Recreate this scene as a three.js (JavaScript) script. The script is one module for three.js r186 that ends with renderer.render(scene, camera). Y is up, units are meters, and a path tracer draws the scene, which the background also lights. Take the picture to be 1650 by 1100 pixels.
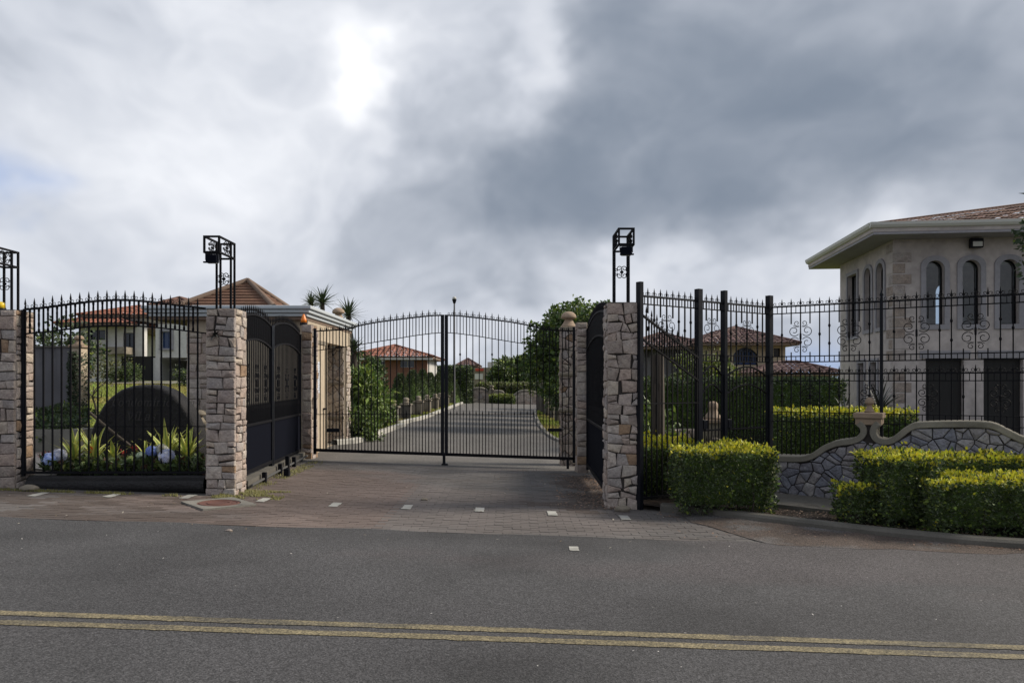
import * as THREE from 'three';
import { mergeGeometries } from 'three/addons/utils/BufferGeometryUtils.js';
import { RoundedBoxGeometry } from 'three/addons/geometries/RoundedBoxGeometry.js';

// ---------- camera, sky, sun, exposure ----------
const F = 1200, CX = 825, HY = 617, EYE = 1.6, SLOPE = 0.034;   // photo calibration: focal length, principal column, horizon row (pixels of a 1650 x 1100 frame), eye height, cross fall of the road
const scene = new THREE.Scene();
const camera = new THREE.PerspectiveCamera(2 * Math.atan(550 / F) * 180 / Math.PI, 1650 / 1100, 0.1, 3000);
camera.position.set(0, EYE, 0);
camera.setViewOffset(1650, 1100, 0, -(HY - 550), 1650, 1100);
const renderer = new THREE.WebGLRenderer({ antialias: true });
renderer.setSize(1024, 682);
renderer.toneMapping = THREE.LinearToneMapping;
renderer.toneMappingExposure = 1.22;
renderer.shadowMap.enabled = true;
renderer.shadowMap.type = THREE.PCFSoftShadowMap;

function rng(seed) { let a = seed | 0; return () => { a = (a + 0x6d2b79f5) | 0; let t = Math.imul(a ^ (a >>> 15), 1 | a); t = (t + Math.imul(t ^ (t >>> 7), 61 | t)) ^ t; return ((t ^ (t >>> 14)) >>> 0) / 4294967296; }; }
const clamp = (x, a = 0, b = 1) => Math.min(b, Math.max(a, x));
const sstep = (a, b, x) => { const t = clamp((x - a) / (b - a)); return t * t * (3 - 2 * t); };
const mix = (a, b, t) => a + (b - a) * t;
const PERM = (() => { const r = rng(77), p = new Float32Array(4096); for (let i = 0; i < 4096; i++) p[i] = r(); return p; })();
const h3 = (x, y, z) => PERM[((x * 73856093) ^ (y * 19349663) ^ (z * 83492791)) & 4095];
function vn3(x, y, z) {
  const xi = Math.floor(x), yi = Math.floor(y), zi = Math.floor(z); let fx = x - xi, fy = y - yi, fz = z - zi;
  fx = fx * fx * (3 - 2 * fx); fy = fy * fy * (3 - 2 * fy); fz = fz * fz * (3 - 2 * fz);
  const a = mix(mix(h3(xi, yi, zi), h3(xi + 1, yi, zi), fx), mix(h3(xi, yi + 1, zi), h3(xi + 1, yi + 1, zi), fx), fy);
  const b = mix(mix(h3(xi, yi, zi + 1), h3(xi + 1, yi, zi + 1), fx), mix(h3(xi, yi + 1, zi + 1), h3(xi + 1, yi + 1, zi + 1), fx), fy);
  return mix(a, b, fz);
}
function fbm3(x, y, z, o) { let s = 0, a = 0.5, n = 0; for (let i = 0; i < o; i++) { s += a * vn3(x, y, z); n += a; a *= 0.52; x = x * 2.03 + 3.1; y = y * 2.03 + 1.7; z = z * 2.03 + 5.3; } return s / n; }

const SUN = new THREE.Vector3(0.77, 0.55, -0.34).normalize();   // behind broken cloud, to the side of and a little beyond the gate
const skyTexture = (() => {
  const W = 2048, Hh = 1024, d = new Float32Array(W * Hh * 4), D2R = Math.PI / 180;
  // broad cloud masses as directions (azimuth from the road's normal, elevation, in degrees), radius across and up, weight
  const masses = [[-22, 22, 17, 13, 0.16], [-11.0, 22.6, 1.7, 3.6, 0.85], [-9.5, 26.5, 6, 4, 0.12], [1.5, 23.5, 2.4, 4.6, 0.40], [-2.5, 27, 7, 4, 0.14], [-24, 15, 9, 5, 0.15], [-17, 13, 5, 3.5, 0.12], [-31, 14, 7, 7, 0.12], [-10, 27, 12, 5, 0.02],
    [17, 21, 16, 10, -0.33], [0, 14, 9, 4.5, -0.30], [12, 13, 13, 4.5, -0.26], [-13, 12, 6, 3.4, -0.24], [-22, 8, 6, 2.2, -0.10], [34, 17, 10, 7, -0.20], [16, 6.8, 8, 2.6, 0.34], [-3, 4.6, 9, 2.4, 0.26], [26, 8, 8, 3, 0.22], [0, 7.2, 5, 2.2, -0.14]];
  const sa = Math.atan2(SUN.x, -SUN.z) / D2R, se = Math.asin(SUN.y) / D2R;
  for (let j = 0; j < Hh; j++) for (let i = 0; i < W; i++) {
    const k = (j * W + i) * 4, th = ((j + 0.5) / Hh - 0.5) * Math.PI, ph = ((i + 0.5) / W - 0.5) * 2 * Math.PI;
    d[k + 3] = 1;
    const y = Math.sin(th), c = Math.cos(th), x = c * Math.cos(ph), z = c * Math.sin(ph);
    if (y < -0.02) { d[k] = 0.10; d[k + 1] = 0.105; d[k + 2] = 0.10; continue; }
    const el = th / D2R, az = Math.atan2(x, -z) / D2R;
    const pl = 1 / (Math.max(y, 0) + 0.22), qx = x * pl, qz = z * pl;          // cloud deck seen in perspective
    const wx = fbm3(x * 3.2 + 9, y * 4.2, z * 3.2, 4) - 0.5, wz = fbm3(x * 3.2, y * 4.2 + 7, z * 3.2 + 8.8, 4) - 0.5;
    let v = 0.50 + 0.62 * (fbm3(x * 3.0 + wx * 1.2 + 2, y * 5.0 + wz * 1.2, z * 3.0 + 1.5, 5) - 0.5);
    const aw = az + wx * 15 + (fbm3(x * 14, y * 18, z * 14, 4) - 0.5) * 7, ew = el + wz * 9 + (fbm3(x * 14 + 5, y * 18, z * 14 + 3, 4) - 0.5) * 6;
    for (const [a, e, ra, re, w] of masses) { const t = ((aw - a) / ra) ** 2 + ((ew - e) / re) ** 2; if (t < 9) v += w * Math.exp(-t); }
    const fine = fbm3(x * 9 + wx * 4, y * 15 + wz * 4, z * 9, 6) - 0.5, wisp = fbm3(x * 34 + wx * 12, y * 52, z * 34 + wz * 12, 5) - 0.5;
    v += fine * (0.20 + 0.34 * clamp(v)) + wisp * (0.05 + 0.24 * clamp(v - 0.15));
    const puff = (s, o) => { let t = 0, am = 0.5, n = 0, X = x * s + wx * 3 + o, Y = y * s * 1.5 + wz * 3, Zz = z * s; for (let q = 0; q < 5; q++) { t += am * (1 - Math.abs(2 * vn3(X, Y, Zz) - 1)); n += am; am *= 0.55; X *= 2.07; Y *= 2.07; Zz *= 2.07; } return t / n; };
    const pf = puff(6.0, 3) - 0.62, edge = sstep(0.25, 0.7, v); v += pf * (0.12 + 0.50 * edge); v = v > 0.62 ? 0.62 + (v - 0.62) * 0.52 : v;
    const sunGlow = Math.exp(-(((az - sa) / 26) ** 2 + ((el - se) / 18) ** 2)) * 0.45; v += sunGlow;
    v = v < 0.2 ? 0.2 * Math.exp((v - 0.2) / 0.2) : Math.min(v, 1.5);
    const r0 = v < 0.62 ? mix(0.145, 0.560, v / 0.62) : mix(0.560, 1.0, (v - 0.62) / 0.5);
    const g0 = v < 0.62 ? mix(0.186, 0.592, v / 0.62) : mix(0.592, 1.01, (v - 0.62) / 0.5);
    const b0 = v < 0.62 ? mix(0.250, 0.658, v / 0.62) : mix(0.658, 1.04, (v - 0.62) / 0.5);
    const gap = (a, e, ra, re) => Math.exp(-(((aw - a) / ra) ** 2 + ((ew - e) / re) ** 2));
    const blue = clamp(0.5 * gap(-36, 12.8, 1.5, 2.4) + 0.7 * Math.exp(-(((az - 21) / 4.5) ** 2) - ((el - 1.0) / 1.5) ** 2) + sstep(0.76, 0.84, fbm3(qx * 1.5 + 40, qz * 1.5 + 3, 2.2, 4)) * 0.8);
    const sky = 0.92; d[k] = sky * mix(r0, 0.24, blue); d[k + 1] = sky * mix(g0, 0.37, blue); d[k + 2] = sky * mix(b0, 0.66, blue);
  }
  const t = new THREE.DataTexture(d, W, Hh, THREE.RGBAFormat, THREE.FloatType);
  t.mapping = THREE.EquirectangularReflectionMapping; t.magFilter = t.minFilter = THREE.LinearFilter; t.colorSpace = THREE.LinearSRGBColorSpace; t.needsUpdate = true;
  return t;
})();
scene.background = skyTexture; scene.environment = skyTexture;
const sun = new THREE.DirectionalLight(new THREE.Color(1.0, 0.90, 0.76), 3.6);
sun.position.copy(SUN).multiplyScalar(80); sun.target.position.set(0, 0, -14); sun.castShadow = true; sun.shadow.radius = 28;
sun.shadow.mapSize.set(4096, 4096);
Object.assign(sun.shadow.camera, { left: -45, right: 45, top: 45, bottom: -45, near: 1, far: 220 });
scene.add(sun, sun.target);

// ---------- helpers ----------
const V = (x, y, z) => new THREE.Vector3(x, y, z);
const P = (px, py, Z) => V((px - CX) / F * Z, EYE + (HY - py) / F * Z, -Z);          // a photo direction at a known distance
const PX = (px, Z) => (px - CX) / F * Z, PY = (py, Z) => EYE + (HY - py) / F * Z;
function gY(x, z) {                                                                 // lie of the land
  const Z = -z; let y = -SLOPE * clamp(x, -16, 12);
  y += 1.15 * sstep(17, 38, Z) * sstep(-6, -13, x);
  return y;
}
const used = {};
const numbered = (n) => { const k = used[n] = (used[n] ?? -1) + 1; return k ? n + '_' + String(k).padStart(3, '0') : n; };
function thing(name, label, category, group) { const o = new THREE.Group(); o.name = numbered(name); o.userData = { label, category }; if (group) o.userData.group = group; scene.add(o); return o; }
function rebase(o, x, y, z) { for (const c of o.children) c.position.sub(V(x, y, z)); o.position.set(x, y, z); return o; }
function mesh(name, geo, mat, parent) { const m = new THREE.Mesh(geo, mat); m.name = name; m.castShadow = m.receiveShadow = true; parent.add(m); return m; }
function struct(name, geo, mat) { const m = mesh(numbered(name), geo, mat, scene); m.userData.kind = 'structure'; return m; }
function inst(name, geo, mat, mats, cols, parent) {
  const m = new THREE.InstancedMesh(geo, mat, mats.length); m.name = name; m.castShadow = m.receiveShadow = true; m.userData.kind = 'stuff';
  for (let i = 0; i < mats.length; i++) { m.setMatrixAt(i, mats[i]); if (cols) m.setColorAt(i, cols[i]); }
  parent.add(m); return m;
}
const C = (r, g, b) => new THREE.Color().setRGB(r, g, b);
function uvBox(g, s = 1, ox = 0, oy = 0) {                                            // uv in metres from position, by the face's main direction
  if (g.index) g = g.toNonIndexed();
  const p = g.attributes.position, n = g.attributes.normal, uv = new Float32Array(p.count * 2);
  for (let i = 0; i < p.count; i++) {
    const ax = Math.abs(n.getX(i)), ay = Math.abs(n.getY(i)), az = Math.abs(n.getZ(i)); let u, v;
    if (ay >= ax && ay >= az) { u = p.getX(i); v = p.getZ(i); } else if (ax >= az) { u = p.getZ(i); v = p.getY(i); } else { u = p.getX(i); v = p.getY(i); }
    uv[2 * i] = u * s + ox; uv[2 * i + 1] = v * s + oy;
  }
  g.setAttribute('uv', new THREE.BufferAttribute(uv, 2)); return g;
}
function box(x0, x1, y0, y1, z0, z1) { const g = new THREE.BoxGeometry(x1 - x0, y1 - y0, Math.abs(z1 - z0)); g.translate((x0 + x1) / 2, (y0 + y1) / 2, (z0 + z1) / 2); return uvBox(g); }
function rbox(x0, x1, y0, y1, z0, z1, r = 0.01) { const g = new RoundedBoxGeometry(x1 - x0, y1 - y0, Math.abs(z1 - z0), 1, r); g.translate((x0 + x1) / 2, (y0 + y1) / 2, (z0 + z1) / 2); return uvBox(g); }
function bar(a, b, w, d = w) {                                                       // a square bar from a to b
  const L = a.distanceTo(b), g = new THREE.BoxGeometry(w, L, d); g.translate(0, L / 2, 0);
  const dir = b.clone().sub(a).normalize(), q = new THREE.Quaternion();
  if (Math.abs(dir.y) > 0.999) q.setFromUnitVectors(V(0, 1, 0), dir); else { const xax = V(0, 1, 0).cross(dir).normalize(), zax = xax.clone().cross(dir); q.setFromRotationMatrix(new THREE.Matrix4().makeBasis(xax, dir, zax)); }
  g.applyQuaternion(q); g.translate(a.x, a.y, a.z); return uvBox(g);
}
function tube(pts, r, seg = pts.length * 2, rad = 5) { return new THREE.TubeGeometry(new THREE.CatmullRomCurve3(pts), seg, r, rad, false); }
function lathe(pts, seg = 20) { return new THREE.LatheGeometry(pts.map(([r, y]) => new THREE.Vector2(r, y)), seg); }
function quadGrid(fn, nu, nv) {                                                      // fn(u, v) -> Vector3, faces up when u runs right and v runs away
  const p = [], uv = [], ix = [];
  for (let j = 0; j <= nv; j++) for (let i = 0; i <= nu; i++) { const a = fn(i / nu, j / nv); p.push(a.x, a.y, a.z); uv.push(a.x, -a.z); }
  for (let j = 0; j < nv; j++) for (let i = 0; i < nu; i++) { const a = j * (nu + 1) + i, b = a + 1, c = a + nu + 1, e = c + 1; ix.push(a, b, e, a, e, c); }
  const g = new THREE.BufferGeometry(); g.setAttribute('position', new THREE.Float32BufferAttribute(p, 3)); g.setAttribute('uv', new THREE.Float32BufferAttribute(uv, 2)); g.setIndex(ix); g.computeVertexNormals(); return g;
}
function ground(x0, x1, Z0, Z1, lift, nx, nz) { return quadGrid((u, v) => { const x = mix(x0, x1, u), z = -mix(Z0, Z1, v); return V(x, gY(x, z) + lift, z); }, nx, nz); }
function tint(g, fn) { const p = g.attributes.position, c = new Float32Array(p.count * 3); for (let i = 0; i < p.count; i++) { const k = fn(p.getX(i), p.getY(i), p.getZ(i)); c[3 * i] = k[0]; c[3 * i + 1] = k[1]; c[3 * i + 2] = k[2]; } g.setAttribute('color', new THREE.BufferAttribute(c, 3)); return g; }

// ---------- textures ----------
function pnoise(seed, per) { const r = rng(seed), t = new Float32Array(per * per); for (let i = 0; i < t.length; i++) t[i] = r();
  return (u, v) => { const x = u * per, y = v * per, xi = Math.floor(x), yi = Math.floor(y); let fx = x - xi, fy = y - yi; fx = fx * fx * (3 - 2 * fx); fy = fy * fy * (3 - 2 * fy); const a = ((xi % per) + per) % per, b = (a + 1) % per, c = (((yi % per) + per) % per) * per, e = ((((yi + 1) % per) + per) % per) * per; return mix(mix(t[c + a], t[c + b], fx), mix(t[e + a], t[e + b], fx), fy); }; }
function pfbm(seed, per, o) { const n = []; for (let i = 0; i < o; i++) n.push(pnoise(seed + i * 13, Math.min(per << i, 1024))); return (u, v) => { let s = 0, a = 0.5, t = 0; for (const f of n) { s += a * f(u, v); t += a; a *= 0.55; } return s / t; }; }
function tex(size, fn, rep = 1, srgb = true) {
  const d = new Uint8Array(size * size * 4);
  for (let j = 0; j < size; j++) for (let i = 0; i < size; i++) { const c = fn(i / size, j / size), k = (j * size + i) * 4; if (typeof c === 'number') { d[k] = d[k + 1] = d[k + 2] = clamp(c) * 255; } else { d[k] = clamp(c[0]) * 255; d[k + 1] = clamp(c[1]) * 255; d[k + 2] = clamp(c[2]) * 255; } d[k + 3] = 255; }
  const t = new THREE.DataTexture(d, size, size); t.wrapS = t.wrapT = THREE.RepeatWrapping; t.magFilter = THREE.LinearFilter; t.minFilter = THREE.LinearMipmapLinearFilter; t.generateMipmaps = true; t.repeat.set(rep, rep); if (srgb) t.colorSpace = THREE.SRGBColorSpace; t.needsUpdate = true; return t;
}
const std = (o) => new THREE.MeshStandardMaterial({ roughness: 0.85, ...o });
const nA = pfbm(11, 8, 6), nB = pfbm(23, 4, 5), nC = pfbm(37, 32, 4), nD = pnoise(51, 256), nE = pnoise(61, 512), nF = pfbm(71, 3, 4);
const stoneMap = tex(512, (u, v) => { const a = nA(u, v), c = nC(u, v), b = nB(u, v); const k = 0.62 + 0.38 * (a * 0.55 + c * 0.45) - 0.22 * sstep(0.55, 0.72, b) * c + 0.1 * (nD(u, v) - 0.5); return [k + 0.03 * (b - 0.5), k, k - 0.04 * (a - 0.5)]; }, 1.6);
const stoneBump = tex(512, (u, v) => 0.5 * nA(u, v) + 0.4 * nC(u, v) + 0.1 * nD(u, v), 1.6, false);
const asphaltMap = tex(1024, (u, v) => { const s = nE(u, v), t = nD(u * 1.0, v), m = nB(u, v), w = nE(u + 0.37, v + 0.11); let k = 0.60 + 0.26 * (s - 0.5) + 0.34 * (t - 0.5) + 0.10 * (m - 0.5); if (w > 0.95) k += 0.32 * (w - 0.95) / 0.05; if (w < 0.07) k -= 0.30; return [k, k * 0.99, k * 0.985]; }, 0.42);
const asphaltBump = tex(1024, (u, v) => 0.6 * nE(u, v) + 0.4 * nD(u, v), 0.42, false);
const concreteMap = tex(512, (u, v) => { const a = nA(u, v), b = nB(u, v); const k = 0.74 + 0.20 * (a - 0.5) + 0.16 * (b - 0.5) + 0.08 * (nD(u, v) - 0.5) - 0.16 * sstep(0.58, 0.7, nF(u, v)); return [k, k, k * 0.98]; }, 0.5);
const stuccoMap = tex(512, (u, v) => { const k = 0.86 + 0.10 * (nC(u, v) - 0.5) + 0.10 * (nB(u, v) - 0.5) + 0.05 * (nD(u, v) - 0.5); return [k, k, k]; }, 0.4);
const houseMap = tex(512, (u, v) => { const k = 0.84 + 0.16 * (nC(u, v) - 0.5) + 0.20 * (nB(u, v) - 0.5) - 0.13 * pStreak(u, v); return [k, k * 0.995, k * 0.985]; }, 0.25);
const stuccoBump = tex(512, (u, v) => nC(u, v) * 0.6 + nD(u, v) * 0.4, 0.8, false);
const stainMap = tex(512, (u, v) => { const streak = pStreak(u, v); const k = 0.70 + 0.25 * (nB(u, v) - 0.5) - 0.35 * streak; return [k, k * 1.0, k * 1.02]; }, 0.33);
function pStreak(u, v) { return sstep(0.52, 0.78, 0.65 * nA(u * 1.0, v * 0.14) + 0.35 * nB(u, v * 0.25)); }
const grassMap = tex(512, (u, v) => { const a = nC(u, v), b = nB(u, v), c = nD(u, v); return [0.40 + 0.25 * (b - 0.4) + 0.2 * (a - 0.5), 0.47 + 0.18 * (b - 0.5) + 0.22 * (c - 0.5), 0.16 + 0.1 * (a - 0.5)]; }, 0.3);
const soilMap = tex(512, (u, v) => { const a = nA(u, v), b = nD(u, v), c = nC(u, v); const k = 0.30 + 0.30 * (a - 0.5) + 0.24 * (b - 0.5) + 0.1 * (c - 0.5); return [k * 1.12, k * 0.95, k * 0.8]; }, 0.7);
const soilBump = tex(512, (u, v) => 0.5 * nA(u, v) + 0.5 * nD(u, v), 0.7, false);
const roughMap = tex(256, (u, v) => 0.55 + 0.4 * (nA(u, v) - 0.5) + 0.25 * (nB(u, v) - 0.5), 1.3, false);
const woodMap = tex(512, (u, v) => { const g = nA(u * 2, v * 0.12), c = sstep(0.6, 0.72, nC(u * 1, v * 0.06)); const k = 0.62 + 0.4 * (g - 0.5) - 0.25 * c; return [k, k * 0.97, k * 0.93]; }, 1.2);
const M = {
  iron: new THREE.MeshPhysicalMaterial({ color: C(0.006, 0.006, 0.008), roughness: 0.75, specularIntensity: 0.3 }),
  ironPost: new THREE.MeshPhysicalMaterial({ color: C(0.008, 0.009, 0.013), roughness: 0.75, specularIntensity: 0.3, roughnessMap: roughMap }),
  ironSheet: new THREE.MeshPhysicalMaterial({ color: C(0.006, 0.007, 0.012), roughness: 0.95, specularIntensity: 0.08 }),
  mortar: std({ color: C(0.045, 0.039, 0.036), roughness: 1 }),
  asphalt: std({ color: C(0.172, 0.173, 0.182), map: asphaltMap, bumpMap: asphaltBump, bumpScale: 0.005, roughness: 0.92, vertexColors: true }),
  drive: std({ color: C(0.36, 0.35, 0.335), map: asphaltMap, roughness: 0.9, vertexColors: true }),
  concrete: std({ color: C(0.36, 0.34, 0.31), map: concreteMap, bumpMap: stuccoBump, bumpScale: 0.003 }),
  concreteDark: std({ color: C(0.20, 0.185, 0.165), map: concreteMap, bumpMap: stuccoBump, bumpScale: 0.004 }),
  whiteKerb: std({ color: C(0.78, 0.76, 0.72), map: concreteMap }),
  paint: std({ color: C(0.66, 0.65, 0.62), map: concreteMap, roughness: 0.7 }),
  cream: std({ color: C(0.60, 0.50, 0.375), map: stuccoMap, bumpMap: stuccoBump, bumpScale: 0.002 }),
  houseStucco: std({ color: C(0.60, 0.545, 0.535), map: houseMap, bumpMap: stuccoBump, bumpScale: 0.004 }),
  trim: std({ color: C(0.36, 0.35, 0.38), map: stuccoMap }),
  white: std({ color: C(0.72, 0.71, 0.68), map: stuccoMap }),
  gutter: std({ color: C(0.50, 0.50, 0.47), roughness: 0.5 }),
  gutterGrey: std({ color: C(0.46, 0.50, 0.53), roughness: 0.5 }),
  steelRail: std({ color: C(0.09, 0.09, 0.09), roughness: 0.7 }),
  soffit: std({ color: C(0.16, 0.11, 0.08), roughness: 0.8 }),
  shingle: [0, 1, 2].map((i) => std({ color: C(0.175 + 0.03 * i, 0.09 + 0.014 * i, 0.055 + 0.008 * i), map: stoneMap, roughness: 0.9 })),
  redTile: std({ color: C(0.40, 0.155, 0.10), map: stoneMap, vertexColors: true }),
  mauveTile: std({ color: C(0.20, 0.115, 0.105), map: stoneMap, vertexColors: true }),
  brownTile: std({ color: C(0.23, 0.12, 0.085), map: stoneMap, vertexColors: true }),
  glass: new THREE.MeshPhysicalMaterial({ color: C(0.66, 0.74, 0.82), roughness: 0.03, transmission: 1, thickness: 0, ior: 1.62, specularColor: C(0.40, 0.65, 1) }),
  darkGlass: std({ color: C(0.012, 0.018, 0.032), roughness: 0.06 }),
  blueGlass: std({ color: C(0.02, 0.045, 0.12), roughness: 0.08 }),
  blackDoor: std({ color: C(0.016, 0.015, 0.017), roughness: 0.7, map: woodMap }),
  finial: std({ color: C(0.58, 0.43, 0.32), map: concreteMap, bumpMap: stuccoBump, bumpScale: 0.002 }),
  finialGrey: std({ color: C(0.42, 0.36, 0.29), map: concreteMap, bumpMap: stuccoBump, bumpScale: 0.003 }),
  capStone: std({ color: C(0.38, 0.35, 0.295), map: concreteMap, bumpMap: stuccoBump, bumpScale: 0.004 }),
  soil: std({ color: C(0.26, 0.22, 0.19), map: soilMap, bumpMap: soilBump, bumpScale: 0.02, roughness: 1 }),
  grassGround: std({ color: C(0.80, 0.76, 0.50), map: grassMap, roughness: 1 }),
  concreteWall: std({ color: C(0.27, 0.26, 0.275), map: stainMap }),
  wood: std({ color: C(0.22, 0.19, 0.165), map: woodMap, bumpMap: woodMap, bumpScale: 0.006 }),
  bark: std({ color: C(0.15, 0.125, 0.105), map: woodMap, bumpMap: woodMap, bumpScale: 0.01 }),
  barkGrey: std({ color: C(0.26, 0.245, 0.23), map: woodMap, bumpMap: woodMap, bumpScale: 0.008 }),
  dirt: std({ color: C(0.30, 0.29, 0.285), map: asphaltMap, bumpMap: soilBump, bumpScale: 0.012, roughness: 1, vertexColors: true }),
  sand: std({ color: C(0.085, 0.078, 0.072), roughness: 1 }),
  slate: std({ color: C(0.024, 0.0225, 0.025), map: stoneMap, bumpMap: stoneBump, bumpScale: 0.03, roughness: 0.75 }),
  yellowPaint: std({ color: C(0.48, 0.41, 0.24), map: asphaltMap, roughness: 0.8, vertexColors: true }),
  orangeLens: std({ color: C(0.75, 0.20, 0.02), roughness: 0.3 }),
  yellowLens: std({ color: C(0.80, 0.55, 0.03), roughness: 0.3 }),
  leaf: new THREE.MeshPhysicalMaterial({ color: C(1, 1, 1), roughness: 0.75, transmission: 0.35, thickness: 0, side: THREE.DoubleSide }),
  leafHard: std({ color: C(1, 1, 1), roughness: 0.55, side: THREE.DoubleSide }),
  petal: new THREE.MeshPhysicalMaterial({ color: C(1, 1, 1), roughness: 0.9, transmission: 0.3, thickness: 0, side: THREE.DoubleSide }),
  core: std({ color: C(0.06, 0.10, 0.02), roughness: 1 }),
};

// ---------- ground, road, paving ----------
const G = (px, py) => { const Z = EYE * F / (py - HY - SLOPE * (px - CX)); return V(PX(px, Z), gY(PX(px, Z), -Z), -Z); };   // where a photo direction meets the sloping ground
{
  const xs = [], zs = []; for (let i = -60; i <= 60; i++) xs.push(Math.sign(i) * (Math.abs(i) * 0.45 + Math.pow(Math.abs(i) / 60, 4) * 1500)); for (let i = 0; i <= 90; i++) zs.push(-10 + i * 0.9 + Math.pow(i / 90, 6) * 1500);
  const g = quadGrid((u, v) => { const x = xs[Math.round(u * 120)], z = -zs[Math.round(v * 90)]; const Z = -z; const low = (Z < 14.5 || (x > -4 && x < 1.6 && Z < 60)) ? -0.06 : -0.03; return V(x, gY(x, z) + low, z); }, 120, 90);
  struct('ground', g, M.grassGround);
}
const ROAD_EDGE = 7.85, rRoad = rng(5);
{
  const g = quadGrid((u, v) => { const x = mix(-60, 60, u), e = ROAD_EDGE + 0.03 * Math.sin(x * 3.1) + 0.05 * (vn3(x * 2.3, 0, 3) - 0.5) + 0.03 * (vn3(x * 9, 0, 3) - 0.5), z = -mix(-8, e, v); return V(x, gY(x, z) + 0.002, z); }, 480, 70);
  tint(g, (x, y, z) => { const a = fbm3(x * 0.35, z * 0.9, 3, 4), b = fbm3(x * 1.9, z * 1.9, 9, 3), w = fbm3(x * 0.12, z * 1.3, 5, 3), d = sstep(0.52, 0.62, a) ; const k = 0.92 + 0.42 * (a - 0.5) + 0.22 * (b - 0.5) + 0.22 * (w - 0.5); const tr = 0.10 * (Math.exp(-(((-z - 5.75) / 0.3) ** 2)) + Math.exp(-(((-z - 7.05) / 0.3) ** 2)) + Math.exp(-(((-z - 3.6) / 0.3) ** 2))) * (0.4 + 1.2 * fbm3(x * 0.4, 3, z * 2, 3)), oil = 0.22 * sstep(0.60, 0.72, fbm3(x * 0.7 + 9, z * 1.4, 7, 4)), m = k + tr - oil; return [m * (1 + 0.06 * d), m * (1 - 0.015 * d), m * (1 - 0.02 * d)]; });
  struct('road', g, M.asphalt);
  for (const [za, zb] of [[4.59, 4.68], [4.765, 4.855]]) {
    const s = quadGrid((u, v) => { const x = mix(-55, 55, u), w = 0.012 * (vn3(x * 14, v * 3, 2) - 0.5) + 0.008 * (vn3(x * 40, v * 7, 9) - 0.5), z = -(mix(za, zb, v) + w); return V(x, gY(x, z) + 0.006, z); }, 1600, 3);
    tint(s, (x, y, z) => { const w = sstep(0.50, 0.66, fbm3(x * 2.6, z * 11, 8, 5)), k = 0.66 + 0.7 * fbm3(x * 9, z * 34, 3, 3); return [mix(k, 0.50, w * 0.75), mix(k, 0.54, w * 0.75), mix(k, 0.66, w * 0.6)]; });
    struct('centre_line', s, M.yellowPaint);
  }
}
// pavers of the entrance apron: real blocks on a sand bed
const apronIn = (x, Z) => Z < 9.62 ? (x > -14 && x < 2.75 - 0.4 * (Z - 8)) : (Z < 14.05 && x > -3.95 && x < 1.42);
{
  struct('paver_bed', ground(-14.1, 2.7, ROAD_EDGE - 0.1, 14.1, -0.006, 30, 14), M.sand);
  const pg = new THREE.BoxGeometry(0.196, 0.05, 0.0955), r = rng(31), ms = [], cs = [], q = new THREE.Quaternion(), e = new THREE.Euler(), one = V(1, 1, 1);
  { const p = pg.attributes.position; for (let i = 0; i < p.count; i++) if (p.getY(i) > 0) { p.setX(i, p.getX(i) * 0.985); p.setZ(i, p.getZ(i) * 0.97); } pg.computeVertexNormals(); }
  let row = 0;
  for (let Z = ROAD_EDGE + 0.06; Z < 14.05; Z += 0.1, row++) for (let x = -14 + (row % 2) * 0.1; x < 2.8; x += 0.2) {
    if (!apronIn(x, Z)) continue;
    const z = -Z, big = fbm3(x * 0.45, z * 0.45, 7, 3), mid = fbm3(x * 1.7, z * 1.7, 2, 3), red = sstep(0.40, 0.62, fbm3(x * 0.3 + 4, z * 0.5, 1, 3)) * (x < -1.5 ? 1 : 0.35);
    e.set((r() - 0.5) * 0.008, (r() - 0.5) * 0.02, -Math.atan(SLOPE) + (r() - 0.5) * 0.008); q.setFromEuler(e);
    ms.push(new THREE.Matrix4().compose(V(x + (r() - 0.5) * 0.006, gY(x, z) - 0.025 + (r() - 0.5) * 0.004 + 0.008 * (big - 0.5), z), q, one));
    const k = (0.108 + 0.06 * (big - 0.5) + 0.055 * (mid - 0.5)) * (0.94 + 0.12 * r()); const silt = 0.8 * sstep(0.30, 0.58, fbm3(x * 3.3 + 2, z * 5, 9, 5)) * sstep(-2.0, -3.6, x + 1.6 * (fbm3(x * 1.1, z * 1.1, 5, 3) - 0.5)) * (Z < 10 ? 1 : 0.3); const soil = Math.max(silt, 0) + (1 - silt) * sstep(0.42, 0.58, fbm3(x * 2.4, z * 2.4, 4, 4) + 0.30 * Math.exp(-(((x - 1.3) / 0.55) ** 2) - (((Z - 11.2) / 1.7) ** 2)) - 0.12) * 0.85 * (x > 0.1 && Z > 9.3 ? 1 : 0.25); cs.push(C(mix(k * (1.06 + 0.22 * red), 0.064, soil), mix(k * (0.99 - 0.01 * red), 0.046, soil), mix(k * (0.96 - 0.10 * red), 0.037, soil)));  // soil beside the side gate mixes brown dirt with a painted gate shadow
  }
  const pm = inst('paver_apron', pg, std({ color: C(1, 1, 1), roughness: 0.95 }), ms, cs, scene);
  pm.userData = { kind: 'stuff', label: 'worn brown and grey block pavers laid between road and gate', category: 'paving' };
}
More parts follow.
